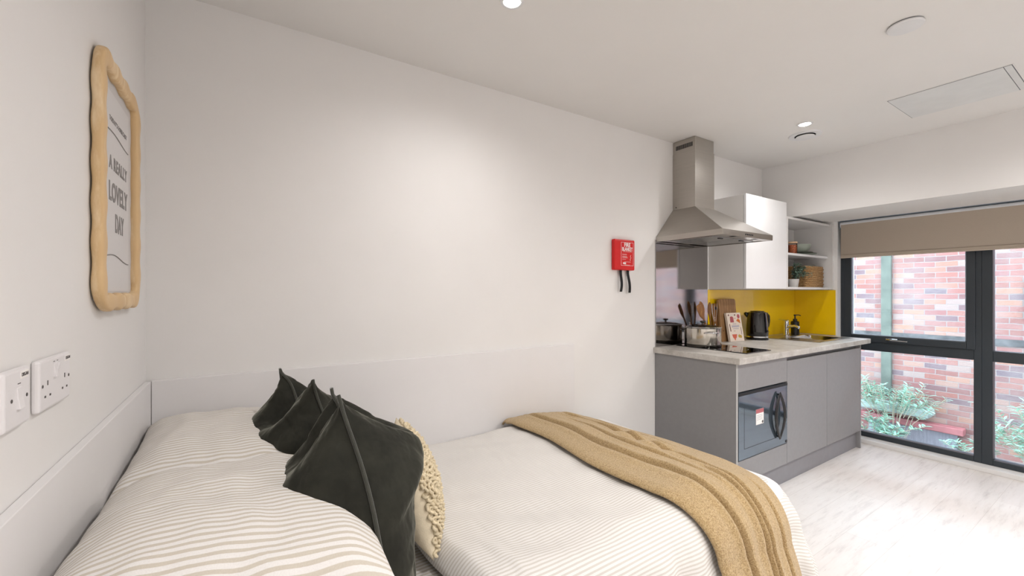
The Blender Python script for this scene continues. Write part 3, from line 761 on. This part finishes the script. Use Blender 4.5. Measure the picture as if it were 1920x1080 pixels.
# ------------------------------------------------------------------ hood
hd = thing('extractor_hood', 'stainless chimney extractor hood on the back wall over the hob', 'extractor hood', (2.765, 1.72, 1.64))
hx0, hx1, hy = 2.465, 3.065, 1.474
cx0, cx1, cyf = 2.650, 2.878, 1.783
zb, zs, zc_ = 1.642, 1.677, 1.885
mb = MB()
i = 0
mb.v += [(hx0, YB - .002, zb), (hx0, hy, zb), (hx1, hy, zb), (hx1, YB - .002, zb),
         (hx0, YB - .002, zs), (hx0, hy, zs), (hx1, hy, zs), (hx1, YB - .002, zs),
         (cx0, YB - .002, zc_), (cx0, cyf, zc_), (cx1, cyf, zc_), (cx1, YB - .002, zc_)]
mb.f += [(0, 4, 5, 1), (1, 5, 6, 2), (2, 6, 7, 3), (4, 8, 9, 5), (5, 9, 10, 6), (6, 10, 11, 7), (8, 11, 10, 9), (3, 7, 11, 8, 4, 0)]
cn = mb.build('canopy', steel, hd)
so = cn.modifiers.new('thick', 'SOLIDIFY'); so.thickness = .0015
MB().box(hx0 + .015, hx1 - .015, hy + .05, YB - .03, zb + .004, zb + .008).build('underside_plate', steel, hd)
for k in (0, 1):
    a = hx0 + .05 + k * .25
    f = MB().box(a, a + .24, hy + .10, YB - .08, zb - .001, zb + .004)
    fo = f.build('grease_filter', plain('aluminium_mesh', '#a8a8a6', .35, .9, var=.3, vscale=260), hd, bevel=.001)
    MB().box(a + .10, a + .14, hy + .11, hy + .125, zb - .006, zb - .001).build('filter_catch', black_pl, fo)
for k in (0, 1): MB().lathe([(.022, 0), (.022, .003)], (hx0 + .17 + k * .26, hy + .035, zb + .001), 24).build('hood_lamp', plain('frosted_lens', '#e4e4e0', .3), hd)
MB().box(hx0 + .005, hx1 - .005, hy + .002, hy + .06, zb + .001, zb + .003).build('front_lip', steel, hd)
MB().box(cx0, cx1, cyf, YB - .002, zc_ - .004, 2.287).build('lower_duct_cover', steel, hd, bevel=.001)
MB().box(cx0 + .003, cx1 - .003, cyf + .003, YB - .002, 2.287, CEIL - .002).build('upper_duct_cover', steel, hd, bevel=.001)
for xa in (cx0 + .0015, cx1 - .0035):
    mb = MB()
    for k in range(14): yk = cyf + .022 + k * .0098; mb.box(xa, xa + .002, yk, yk + .0055, 2.312, 2.342)
    mb.build('vent_slots', dark_line, hd)
mb = MB()
for k in range(5): mb.lathe([(.0045, 0), (.0045, .003)], (2.765 + (k - 2) * .020, hy - .003, 1.659), 12, 'y')
mb.build('control_buttons', dark_line, hd)
MB().lathe([(.004, 0), (.004, .002)], (cx0 - .002, YB - .03, 1.90), 10, 'x').build('screw', dark_line, hd)

# ------------------------------------------------------------------ wall units
wc = thing('wall_cabinet', 'white wall cabinet with glossy door between hood and open shelves', 'cabinet', (3.39, 1.82, 1.31))
MB().box(3.090, 3.690, 1.690, YB - .001, 1.312, 2.006).build('carcass', matt_white, wc, bevel=.001)
MB().box(3.090, 3.688, 1.668, 1.687, 1.314, 2.008).build('cabinet_door', gloss_white, wc, bevel=.0015)
MB().box(3.095, 3.685, 1.6875, 1.6898, 1.32, 2.0).build('door_gasket', slot_m, wc)
su = thing('open_shelf_unit', 'white open shelf unit between the cabinet and the window', 'shelf unit', (4.09, 1.82, 1.31))
mb = MB().box(3.694, 3.712, 1.668, YB - .001, 1.312, 1.900).box(4.470, 4.488, 1.640, YB - .001, 1.312, 1.900)
mb.box(3.712, 4.470, 1.668, YB - .001, 1.312, 1.330).box(3.712, 4.470, 1.668, YB - .001, 1.882, 1.900)
mb.box(3.712, 4.470, YB - .008, YB - .001, 1.330, 1.882).build('carcass', matt_white, su, bevel=.001)
MB().box(3.712, 4.470, 1.680, YB - .009, 1.592, 1.610).build('shelf', gloss_white, su, bevel=.001)

# things on the shelves
jz = 1.6105
jr = thing('storage_jar', 'small glass jar of red-brown beans on the upper shelf', 'jar', (3.955, 1.745, jz))
MB().lathe([(.033, .001), (.034, .004), (.034, .080), (.002, .082)], (3.955, 1.745, jz), 28).build('jar_contents', plain('red_brown_beans', '#a4522a', .6, var=.7, vscale=120), jr, smooth='auto')
MB().lathe([(.036, 0), (.037, .004), (.037, .090), (.035, .094)], (3.955, 1.745, jz), 28, cap=False).build('jar_glass', glass_m, jr, smooth=True)
MB().lathe([(.038, .092), (.038, .104), (.036, .106), (.002, .106)], (3.955, 1.745, jz), 28).build('jar_lid', plain('wooden_jar_lid', '#c9a888', .6), jr, smooth='auto')
green_c = plain('sage_green_stoneware', '#98a094', .4, var=.08); green_d = plain('dark_sage_stoneware', '#666b60', .4, var=.08)
px0, py0 = 4.20, 1.795
def plate(z, r, m, label):
    o = MB().lathe([(r * .55, 0), (r * .6, .002), (r * .95, .010), (r, .013), (r * .96, .0145), (r * .6, .006), (.002, .005)], (px0, py0, z), 40).build('dinner_plate' if r > .11 else 'side_plate', m, smooth='auto')
    tag(o, label, 'plate', 'sage plates on the upper shelf')
plate(jz, .130, green_c, 'large sage dinner plate at the bottom of the shelf stack')
plate(jz + .0065, .128, green_d, 'sage dinner plate second from the bottom of the stack')
plate(jz + .013, .104, green_d, 'smaller dark sage plate directly under the bowl')
plate(jz + .0195, .102, green_c, 'smaller sage plate topmost under the bowl')
tag(MB().lathe([(.045, 0), (.050, .003), (.078, .024), (.090, .056), (.091, .072), (.087, .072), (.084, .056), (.070, .026), (.002, .010)], (px0 - .01, py0, jz + .0275), 44).build('bowl', green_c, smooth='auto'), 'sage green bowl standing on the stack of plates', 'bowl')

# basket, woven
bkx0, bkx1, bky0, bky1, bz = 4.105, 4.445, 1.695, 1.935, 1.3305
t = NT('woven_water_hyacinth'); v = t.coords((1, 1, 2.2)); f = t.noise(v, 70, 4, .7)
t.link(t.ramp(f, [(.3, '#6d4a26'), (.48, '#b48a58'), (.7, '#d8b98b')]), t.b.inputs['Base Color']); t.b.inputs['Roughness'].default_value = .8
t.link(t.bump(f, .7, .006), t.b.inputs['Normal']); weave_m = t.m
bs = thing('wicker_basket', 'rectangular woven basket on the lower open shelf', 'basket', ((bkx0 + bkx1) / 2, (bky0 + bky1) / 2, bz))
mb = MB(); rows = 11; H_ = .185
for r_ in range(rows):
    z = bz + .009 + r_ * (H_ - .016) / (rows - 1); n = 96; pts = []
    Lx, Ly = (bkx1 - bkx0) / 2 - .012, (bky1 - bky0) / 2 - .012; cx_, cy_ = (bkx0 + bkx1) / 2, (bky0 + bky1) / 2
    per = 4 * (Lx + Ly)
    for k in range(n):
        s_ = per * k / n
        if s_ < 2 * Lx: p = (-Lx + s_, -Ly)
        elif s_ < 2 * Lx + 2 * Ly: p = (Lx, -Ly + s_ - 2 * Lx)
        elif s_ < 4 * Lx + 2 * Ly: p = (Lx - (s_ - 2 * Lx - 2 * Ly), Ly)
        else: p = (-Lx, Ly - (s_ - 4 * Lx - 2 * Ly))
        o_ = .0035 * (1 if (k + r_) % 2 else -1); q = 1 + o_ / .12
        pts.append((cx_ + p[0] * q, cy_ + p[1] * q, z + .001 * math.sin(k * 2.1 + r_)))
    mb.tube(pts, .0092, 6, closed=True)
wv_ = mb.build('woven_sides', weave_m, bs, smooth=True)
MB().box(bkx0 + .012, bkx1 - .012, bky0 + .012, bky1 - .012, bz, bz + .006).build('basket_floor', weave_m, bs)

# foliage helper
def leaf(mb, p, d, L, W, up=Vector((0, 0, 1)), bend=.25):
    d = d.normalized(); s_ = d.cross(up)
    if s_.length < .1: s_ = d.cross(Vector((1, 0, 0)))
    s_.normalize(); n_ = s_.cross(d); i0 = len(mb.v)
    for tt, ww in ((0, .1), (.3, .85), (.6, 1), (.85, .6)):
        c = p + d * (L * tt) - n_ * (L * bend * tt * tt)
        mb.v += [tuple(c - s_ * (W / 2 * ww) + n_ * W * .12), tuple(c), tuple(c + s_ * (W / 2 * ww) + n_ * W * .12)]
    mb.v.append(tuple(p + d * L - n_ * (L * bend)))
    for k in range(3):
        a = i0 + 3 * k; mb.f += [(a, a + 1, a + 4, a + 3), (a + 1, a + 2, a + 5, a + 4)]
    a = i0 + 9; mb.f += [(a, a + 1, i0 + 12), (a + 1, a + 2, i0 + 12)]
pl = thing('potted_plant', 'small artificial eucalyptus in a pale pot beside the basket', 'plant', (3.955, 1.735, bz))
MB().lathe([(.030, 0), (.033, .004), (.040, .062), (.040, .068), (.036, .066), (.002, .058)], (3.955, 1.735, bz), 28).build('plant_pot', plain('pale_grey_pot', '#c3c0bd', .5), pl, smooth='auto')
fm = MB(); sm_ = MB(); rnd = random.Random(12)
for k in range(24):
    a = rnd.uniform(0, 2 * PI); o_ = rnd.uniform(.015, .12); top = Vector((3.975 + .9 * o_ + math.cos(a) * o_ * .8, 1.715 + math.sin(a) * o_ * .5, bz + rnd.uniform(.09, .20)))
    top.y = min(top.y, 1.78 if top.x < 4.06 else 1.672); b0 = Vector((3.955, 1.735, bz + .055)); pts = []
    for j in range(7):
        u = j / 6; pts.append(b0.lerp(top, u) + Vector((0, 0, .03 * math.sin(u * PI))))
    sm_.tube([tuple(p) for p in pts], .0013, 5)
    for j in range(1, 7):
        for q in range(2):
            dd = Vector((rnd.uniform(-1, 1), rnd.uniform(-1, .6), rnd.uniform(-.3, .7))); leaf(fm, pts[j], dd, rnd.uniform(.028, .045), .015)
fm.build('foliage', leaf_d, pl, smooth=True); sm_.build('stems', stem_m, pl)

# ------------------------------------------------------------------ roller blind
rb = thing('roller_blind', 'taupe roller blind pulled partly down over the window', 'blind', (4.52, .26, 1.58))
by0_, by1_ = -1.08, 1.600
MB().lathe([(.029, by0_), (.029, by1_ - .005)], (4.522, 0, 1.885), 32, 'y').build('blind_roll', blind_roll_m, rb, smooth='auto')
fb = MB().box(4.4925, 4.4945, by0_ + .01, by1_ - .012, 1.600, 1.885).build('blind_fabric', blind_m, rb)
MB().box(4.489, 4.498, by0_ + .01, by1_ - .012, 1.588, 1.600).build('hem_bar', blind_m, rb, bevel=.002)
MB().box(4.4885, 4.4925, by0_ + .01, by1_ - .012, 1.618, 1.6205).build('hem_stitching', plain('darker_taupe_seam', '#8f8375', .9), rb)
MB().box(4.500, 4.556, by0_, by1_, 1.916, 1.9215).build('mounting_rail', alu, rb)
MB().box(4.500, 4.550, by1_ - .004, by1_ + .003, 1.852, 1.917).build('end_bracket', alu, rb, bevel=.002)
MB().box(4.500, 4.550, by0_ - .003, by0_ + .004, 1.852, 1.917).build('end_bracket', alu, rb, bevel=.002)

# ------------------------------------------------------------------ fire blanket
fbk = thing('fire_blanket_box', 'red fire blanket box with two black pull straps on the wall', 'fire blanket', (2.10, YB, 1.43))
fx0, fx1, fy, fz0, fz1 = 2.022, 2.212, YB - .032, 1.432, 1.633
MB().box(fx0, fx1, fy, YB - .001, fz0, fz1).build('case', red_m, fbk, bevel=.008, seg=3)
fr_ = MB(); a0, a1, b0, b1 = fx0 + .058, fx1 - .016, fz0 + .030, fz1 - .018; tk = .0016; yq = fy - .0006
fr_.box(a0, a1, yq, fy, b0, b0 + tk).box(a0, a1, yq, fy, b1 - tk, b1).box(a0, a0 + tk, yq, fy, b0, b1).box(a1 - tk, a1, yq, fy, b0, b1)
fr_.build('label_border', print_white, fbk)
cxx = (a0 + a1) / 2
text('lettering', 'FIRE', .036, print_white, (cxx, yq, b1 - .018), (R(90), 0, 0), fbk, bold=.0008, sx=.9)
text('lettering', 'BLANKET', .034, print_white, (cxx, yq, b1 - .046), (R(90), 0, 0), fbk, bold=.0008, sx=.68)
m_ = MB(); rnd = random.Random(5)
for k, (zz, x0_, x1_) in enumerate(((.062, .02, .098), (.078, .012, .055), (.083, .012, .05), (.092, .012, .052), (.097, .012, .056), (.102, .012, .058), (.112, .012, .045), (.128, .03, .09), (.149, .03, .08))):
    x = a0 + x0_
    while x < a0 + x1_:
        wd = rnd.uniform(.003, .008); m_.box(x, min(x + wd, a1 - .004), yq, fy, b1 - zz - .0008, b1 - zz + .0008); x += wd + .002
m_.box(a0 + .018, a0 + .045, yq, fy, b0 + .010, b0 + .021).build('small_print', print_white, fbk)
m_ = MB(); m_.tube([(a0 + .092, yq, b1 - .082), (a0 + .087, yq, b1 - .092), (a0 + .093, yq, b1 - .100), (a0 + .085, yq, b1 - .112), (a0 + .088, yq, b1 - .120)], .0012, 6); m_.build('flame_symbol', print_white, fbk)
def strap(x, L, dx):
    g = MB().grid(2, 12, lambda a, b: ((x + (a - .5) * .022 + dx * (1 - b) ** 1.3, fy + .012 - .006 * math.sin(b * 5) , fz0 + .004 - L * (1 - b)), (a, b)))
    o = g.build('pull_strap', strap_m, fbk); s_ = o.modifiers.new('t', 'SOLIDIFY'); s_.thickness = .002
strap(fx0 + .072, .145, -.004); strap(fx0 + .138, .152, .012)

# ------------------------------------------------------------------ picture frame
pf = thing('picture_frame', 'wavy pale wooden frame with grey lettered print on the left wall', 'picture', (XL, 1.5, 1.24))
FY0, FY1, FZ0, FZ1 = 1.327, 1.708, 1.263, 1.846
path = []; rc = .045
def arc(cy_, cz_, a0):
    return [(cy_ + rc * math.cos(R(a0 + 90 * k / 8)), cz_ + rc * math.sin(R(a0 + 90 * k / 8))) for k in range(9)]
corners = arc(FY1 - rc, FZ1 - rc, 0) + arc(FY0 + rc, FZ1 - rc, 90) + arc(FY0 + rc, FZ0 + rc, 180) + arc(FY1 - rc, FZ0 + rc, 270)
dense = []
for k in range(len(corners)):
    a = Vector(corners[k]); b = Vector(corners[(k + 1) % len(corners)]); n = max(1, int((b - a).length / .006))
    for j in range(n): dense.append(a.lerp(b, j / n))
mb = MB(); n = 20; M_ = len(dense); s_ = 0; tot = sum((dense[k] - dense[k - 1]).length for k in range(M_)); waves = 20
for k, p in enumerate(dense):
    if k: s_ += (p - dense[k - 1]).length
    d = (dense[(k + 1) % M_] - dense[k - 1]).normalized(); nrm = Vector((d.y, -d.x))
    wv = math.cos(2 * PI * s_ / tot * waves)
    hw = .0200 + .0032 * wv; hd_ = .0118 + .0008 * wv
    for q in range(n):
        a = 2 * PI * q / n; ca, sa = math.cos(a), math.sin(a); e = .62
        u = hw * math.copysign(abs(ca) ** e, ca); x = hd_ * math.copysign(abs(sa) ** e, sa)
        mb.v.append((XL + .0135 + x, p.x + nrm.x * u, p.y + nrm.y * u))
for k in range(M_):
    a = k * n; b = ((k + 1) % M_) * n
    for q in range(n): mb.f.append((a + q, a + (q + 1) % n, b + (q + 1) % n, b + q))
mb.build('frame_moulding', ash, pf, smooth=True)
paper = plain('off_white_paper', '#d9d6d5', .7, var=.01); mount = plain('white_mount_card', '#cfcccb', .7, var=.01)
MB().box(XL + .002, XL + .007, FY0 + .005, FY1 - .005, FZ0 + .005, FZ1 - .005).build('mount_board', mount, pf)
MB().box(XL + .0072, XL + .0078, 1.400, 1.655, 1.29, 1.80).build('print_sheet', paper, pf)
grey_ink = plain('grey_ink', '#8d8987', .7); xi = XL + .0083
rt = (R(90), 0, R(90))
text('lettering', "TODAY'S FORECAST", .0175, grey_ink, (xi, 1.535, 1.730), rt, pf, spacing=1.25, sx=.95)
text('lettering', 'A REALLY', .046, grey_ink, (xi, 1.535, 1.618), rt, pf, bold=.0012, sx=.85, spacing=1.15)
text('lettering', 'LOVELY', .066, grey_ink, (xi, 1.535, 1.543), rt, pf, bold=.002, sx=.80, spacing=1.1)
text('lettering', 'DAY', .066, grey_ink, (xi, 1.545, 1.466), rt, pf, bold=.002, sx=.66, spacing=1.1)
for zz, am in ((1.697, .004), (1.378, .007)):
    MB().tube([(xi, 1.41 + .235 * k / 20, zz + am * math.sin(k / 20 * 5) - .004 * k / 20) for k in range(21)], .0014, 6).build('wavy_line', grey_ink, pf)

# ------------------------------------------------------------------ sockets
SHIFT = -.013
def plate_box(y0, y1, name, label, cat):
    y0 += SHIFT; y1 += SHIFT
    t_ = thing(name, label, cat, (XL, (y0 + y1) / 2, 1.087))
    MB().box(XL, XL + .011, y0, y1, 1.087, 1.174).build('face_plate', white_pl, t_, bevel=.005, seg=3); return t_
fxp = XL + .011
s1 = plate_box(.887, .974, 'wall_switch', 'white single wall switch plate beside the double socket', 'switch')
def rocker(parent, y, z, w_, h_, tilt):
    y += SHIFT
    pts = [(fxp - .001, z - h_ / 2), (fxp + .0045 if tilt > 0 else fxp + .001, z - h_ / 2), (fxp + .002, z), (fxp + .001 if tilt > 0 else fxp + .0045, z + h_ / 2), (fxp - .001, z + h_ / 2)]
    MB().prism([(a, b) for a, b in pts], 'y', y - w_ / 2, y + w_ / 2).build('rocker', white_pl, parent, bevel=.0008)
rocker(s1, .935, 1.130, .017, .032, 1)
def dots(parent, lst, name='slot'):
    for (y, z, a, b) in [(q[0] + SHIFT,) + tuple(q[1:]) for q in lst]: MB().box(fxp - .001, fxp + .0004, y - a / 2, y + a / 2, z - b / 2, z + b / 2).build(name, slot_m, parent)
for y in (.910 + SHIFT, .961 + SHIFT): MB().lathe([(.0028, 0), (.0028, .0006)], (fxp, y, 1.130), 12, 'x').build('screw', slot_m, s1)
MB().box(fxp - .001, fxp + .0003, .930 + SHIFT, .940 + SHIFT, 1.151, 1.1522).build('on_mark', slot_m, s1)
def sticker(parent, y, z):
    y += SHIFT
    st_ = MB().box(fxp - .0005, fxp + .0006, y - .013, y + .013, z - .006, z + .006).build('sticker', print_white, parent, bevel=.0005)
    text('lettering', 'DISGAN', .0075, slot_m, (fxp + .0008, y, z), rt, parent, extrude=.0002, sx=.85)
sticker(s1, .953, 1.163)
s2 = plate_box(1.010, 1.157, 'double_socket', 'white double plug socket with two switches on the left wall', 'socket')
rocker(s2, 1.076, 1.150, .009, .024, 1); rocker(s2, 1.0895, 1.150, .009, .024, -1)
dots(s2, [(1.073, 1.1655, .006, .001), (1.0885, 1.1655, .006, .001)], 'on_mark')
for yc in (1.043, 1.124): dots(s2, [(yc + .001, 1.133, .0035, .008), (yc - .010, 1.111, .006, .0035), (yc + .012, 1.111, .006, .0035)], 'pin_hole')
for y in (1.022 + SHIFT, 1.146 + SHIFT): MB().lathe([(.0028, 0), (.0028, .0006)], (fxp, y, 1.130), 12, 'x').build('screw', slot_m, s2)
sticker(s2, 1.140, 1.164)

# ------------------------------------------------------------------ ceiling fittings
def downlight(x, y, label, pw):
    t_ = thing('ceiling_downlight', label, 'ceiling light', (x, y, CEIL), 'recessed ceiling downlights')
    MB().lathe([(.034, .0), (.034, -.004), (.044, -.004), (.045, 0)], (x, y, CEIL), 32).build('bezel', ceil_fit, t_, smooth='auto')
    MB().lathe([(.031, -.0045), (.002, -.0045)], (x, y, CEIL), 28).build('lamp_lens', lens_m, t_)
    L = bpy.data.lights.new('downlight_lamp', 'SPOT'); L.energy = pw; L.color = LAMP_COL; L.spot_size = R(164); L.spot_blend = 1; L.shadow_soft_size = .05
    lo = bpy.data.objects.new('downlight_lamp', L); COL.objects.link(lo); lo.parent = t_; lo.location = (0, 0, -.03)
names = ['recessed downlight above the bed at the top edge', 'lit recessed downlight beside the round vent',
         'recessed downlight above the foot of the room behind the bed', 'recessed downlight in the middle of the room', 'recessed downlight near the window side',
         'recessed downlight near the front wall, middle', 'recessed downlight near the front wall, by the left wall', 'recessed downlight near the front wall, window side']
for (x, y), nm, pw in zip(DOWNLIGHTS, names, LAMP_W): downlight(x, y, nm, pw)
vt = thing('ceiling_vent', 'round white ceiling vent beside the lit downlight', 'vent', (3.29, 1.37, CEIL))
MB().lathe([(.062, 0), (.062, -.006), (.095, -.008), (.10, 0)], (3.29, 1.37, CEIL), 40).build('vent_ring', ceil_fit, vt, smooth='auto')
MB().lathe([(.062, -.001), (.002, -.001)], (3.29, 1.37, CEIL), 32).build('vent_throat', vent_dark, vt)
MB().lathe([(.054, -.010), (.056, -.014), (.050, -.019), (.002, -.021)], (3.29, 1.37, CEIL), 36).build('vent_disc', ceil_fit, vt, smooth='auto')
sd_ = thing('smoke_detector_cover', 'flat round white cover disc on the ceiling, nearer the viewer', 'ceiling cover', (2.28, .585, CEIL))
MB().lathe([(.056, 0), (.056, -.004)], (2.28, .585, CEIL), 40).build('shadow_gap', vent_dark, sd_)
MB().lathe([(.058, -.004), (.059, -.009), (.055, -.012), (.002, -.013)], (2.28, .585, CEIL), 40).build('cover_disc', ceil_fit, sd_, smooth='auto')
ap = thing('access_panel', 'square white access hatch in the ceiling near the bulkhead', 'access panel', (3.31, .64, CEIL))
MB().box(3.095, 3.535, .405, .880, CEIL - .0015, CEIL - .0002).build('panel_frame', ceil_m, ap)
MB().box(3.100, 3.530, .410, .875, CEIL - .0022, CEIL - .0015).build('shadow_line', vent_dark, ap)
MB().box(3.103, 3.527, .440, .872, CEIL - .0035, CEIL - .0022).box(3.103, 3.527, .413, .437, CEIL - .0035, CEIL - .0022).build('panel_door', plain('panel_paint', '#d9dad9', .6), ap)

# ------------------------------------------------------------------ outside: yard with an old brick wall
GX = 8.15
struct('trim_3', MB().box(4.85, 9, -6, 8, -1.30, -1.20), ground_m)           # yard ground
bw = MB().box(GX, GX + .35, -6, 8, -1.2, 3.4).build('brick_wall', brick_m); bw['kind'] = 'structure'
tag(MB().box(GX - .012, GX - .0005, -3, 3.1, .60, .69).build('brick_band', dark_brick), 'dark sooty course of bricks across the outside wall', 'brick band')
tag(MB().box(GX - .05, GX, 2.24, 2.36, -.25, 3.3).build('drain_cover_strip', moss_pipe, bevel=.01), 'mossy vertical strip running up the outside brick wall', 'drainpipe')
tag(MB().box(GX - .30, GX, 1.78, 2.55, -.44, -.33).build('stone_ledge', stone_m, bevel=.02), 'mossy stone ledge jutting from the brick wall above the hatch', 'ledge')
ht = thing('yard_hatch', 'grey boarded hatch with red steel beam below the stone ledge', 'hatch', (GX, 1.9, -1.2))
MB().box(GX - .08, GX - .03, 1.55, 2.5, -1.2, -.62).build('hatch_boards', hatch_m, ht)
MB().box(GX - .15, GX - .001, 1.48, 2.60, -.62, -.53).build('steel_beam', rust_m, ht, bevel=.01)
gv = thing('air_grille', 'grey green louvred air grille in the outside brick wall', 'grille', (GX, .75, 1.2))
MB().box(GX - .02, GX, .55, .98, .95, 1.45).build('grille_frame', plain('grey_green_metal', '#6f7f82', .6), gv)
mb = MB()
for k in range(9): mb.box(GX - .04, GX - .02, .57, .96, .97 + k * .052, .995 + k * .052)
mb.build('louvre_slats', plain('pale_grey_metal', '#98a5a8', .6), gv)

def shrub(label, cx_, cy_, cz_, rx, ry, rz_, n, seed, base):
    t_ = thing('wild_shrub', label, 'shrub', (cx_, cy_, base), 'wild shrubs in the yard'); rnd = random.Random(seed); lf = MB(); stm = MB()
    b0 = Vector((cx_ + .1, cy_ + rnd.uniform(-.2, .2), base))
    for k in range(n):
        u = Vector((rnd.gauss(0, .45), rnd.gauss(0, .45), rnd.gauss(0, .45)))
        top = Vector((cx_ + u.x * rx, cy_ + u.y * ry, cz_ + u.z * rz_)); top.x = min(top.x, GX - .18)
        mid = b0.lerp(top, .6) + Vector((0, 0, .15)); pts = [b0.lerp(mid, .5), mid, mid.lerp(top, .5), top]
        if k % 4 == 0: pts = [b0] + pts
        else: pts = pts[1:]
        stm.tube([tuple(p) for p in pts], .004, 4)
        a0 = mid.lerp(top, .35); ax = (top - a0)
        for j in range(7):
            p = a0 + ax * (j / 6)
            for sd in (-1, 1):
                dd = ax.normalized() * .6 + Vector((rnd.uniform(-.5, .5), sd * rnd.uniform(.4, 1), rnd.uniform(-.4, .5))); leaf(lf, p, dd, rnd.uniform(.045, .085), rnd.uniform(.018, .03))
    lf.build('foliage', leaf_m, t_, smooth=True); stm.build('stems', stem_m, t_)
shrub('pale green shrub spreading over the stone ledge', 7.70, 2.30, -.10, .35, .75, .20, 60, 1, -1.2)
shrub('pale green shrub in front of the grey hatch', 7.55, 2.15, -.60, .25, .45, .18, 34, 2, -1.2)
shrub('pale green shrub at the far right of the yard', 7.3, .75, -.25, .4, .6, .35, 60, 3, -1.2)
shrub('low spindly shrub between the hatch and the window post', 7.3, 1.32, -.62, .2, .3, .15, 12, 4, -1.2)

for o in bpy.data.objects:
    if '_o' in o: del o['_o']
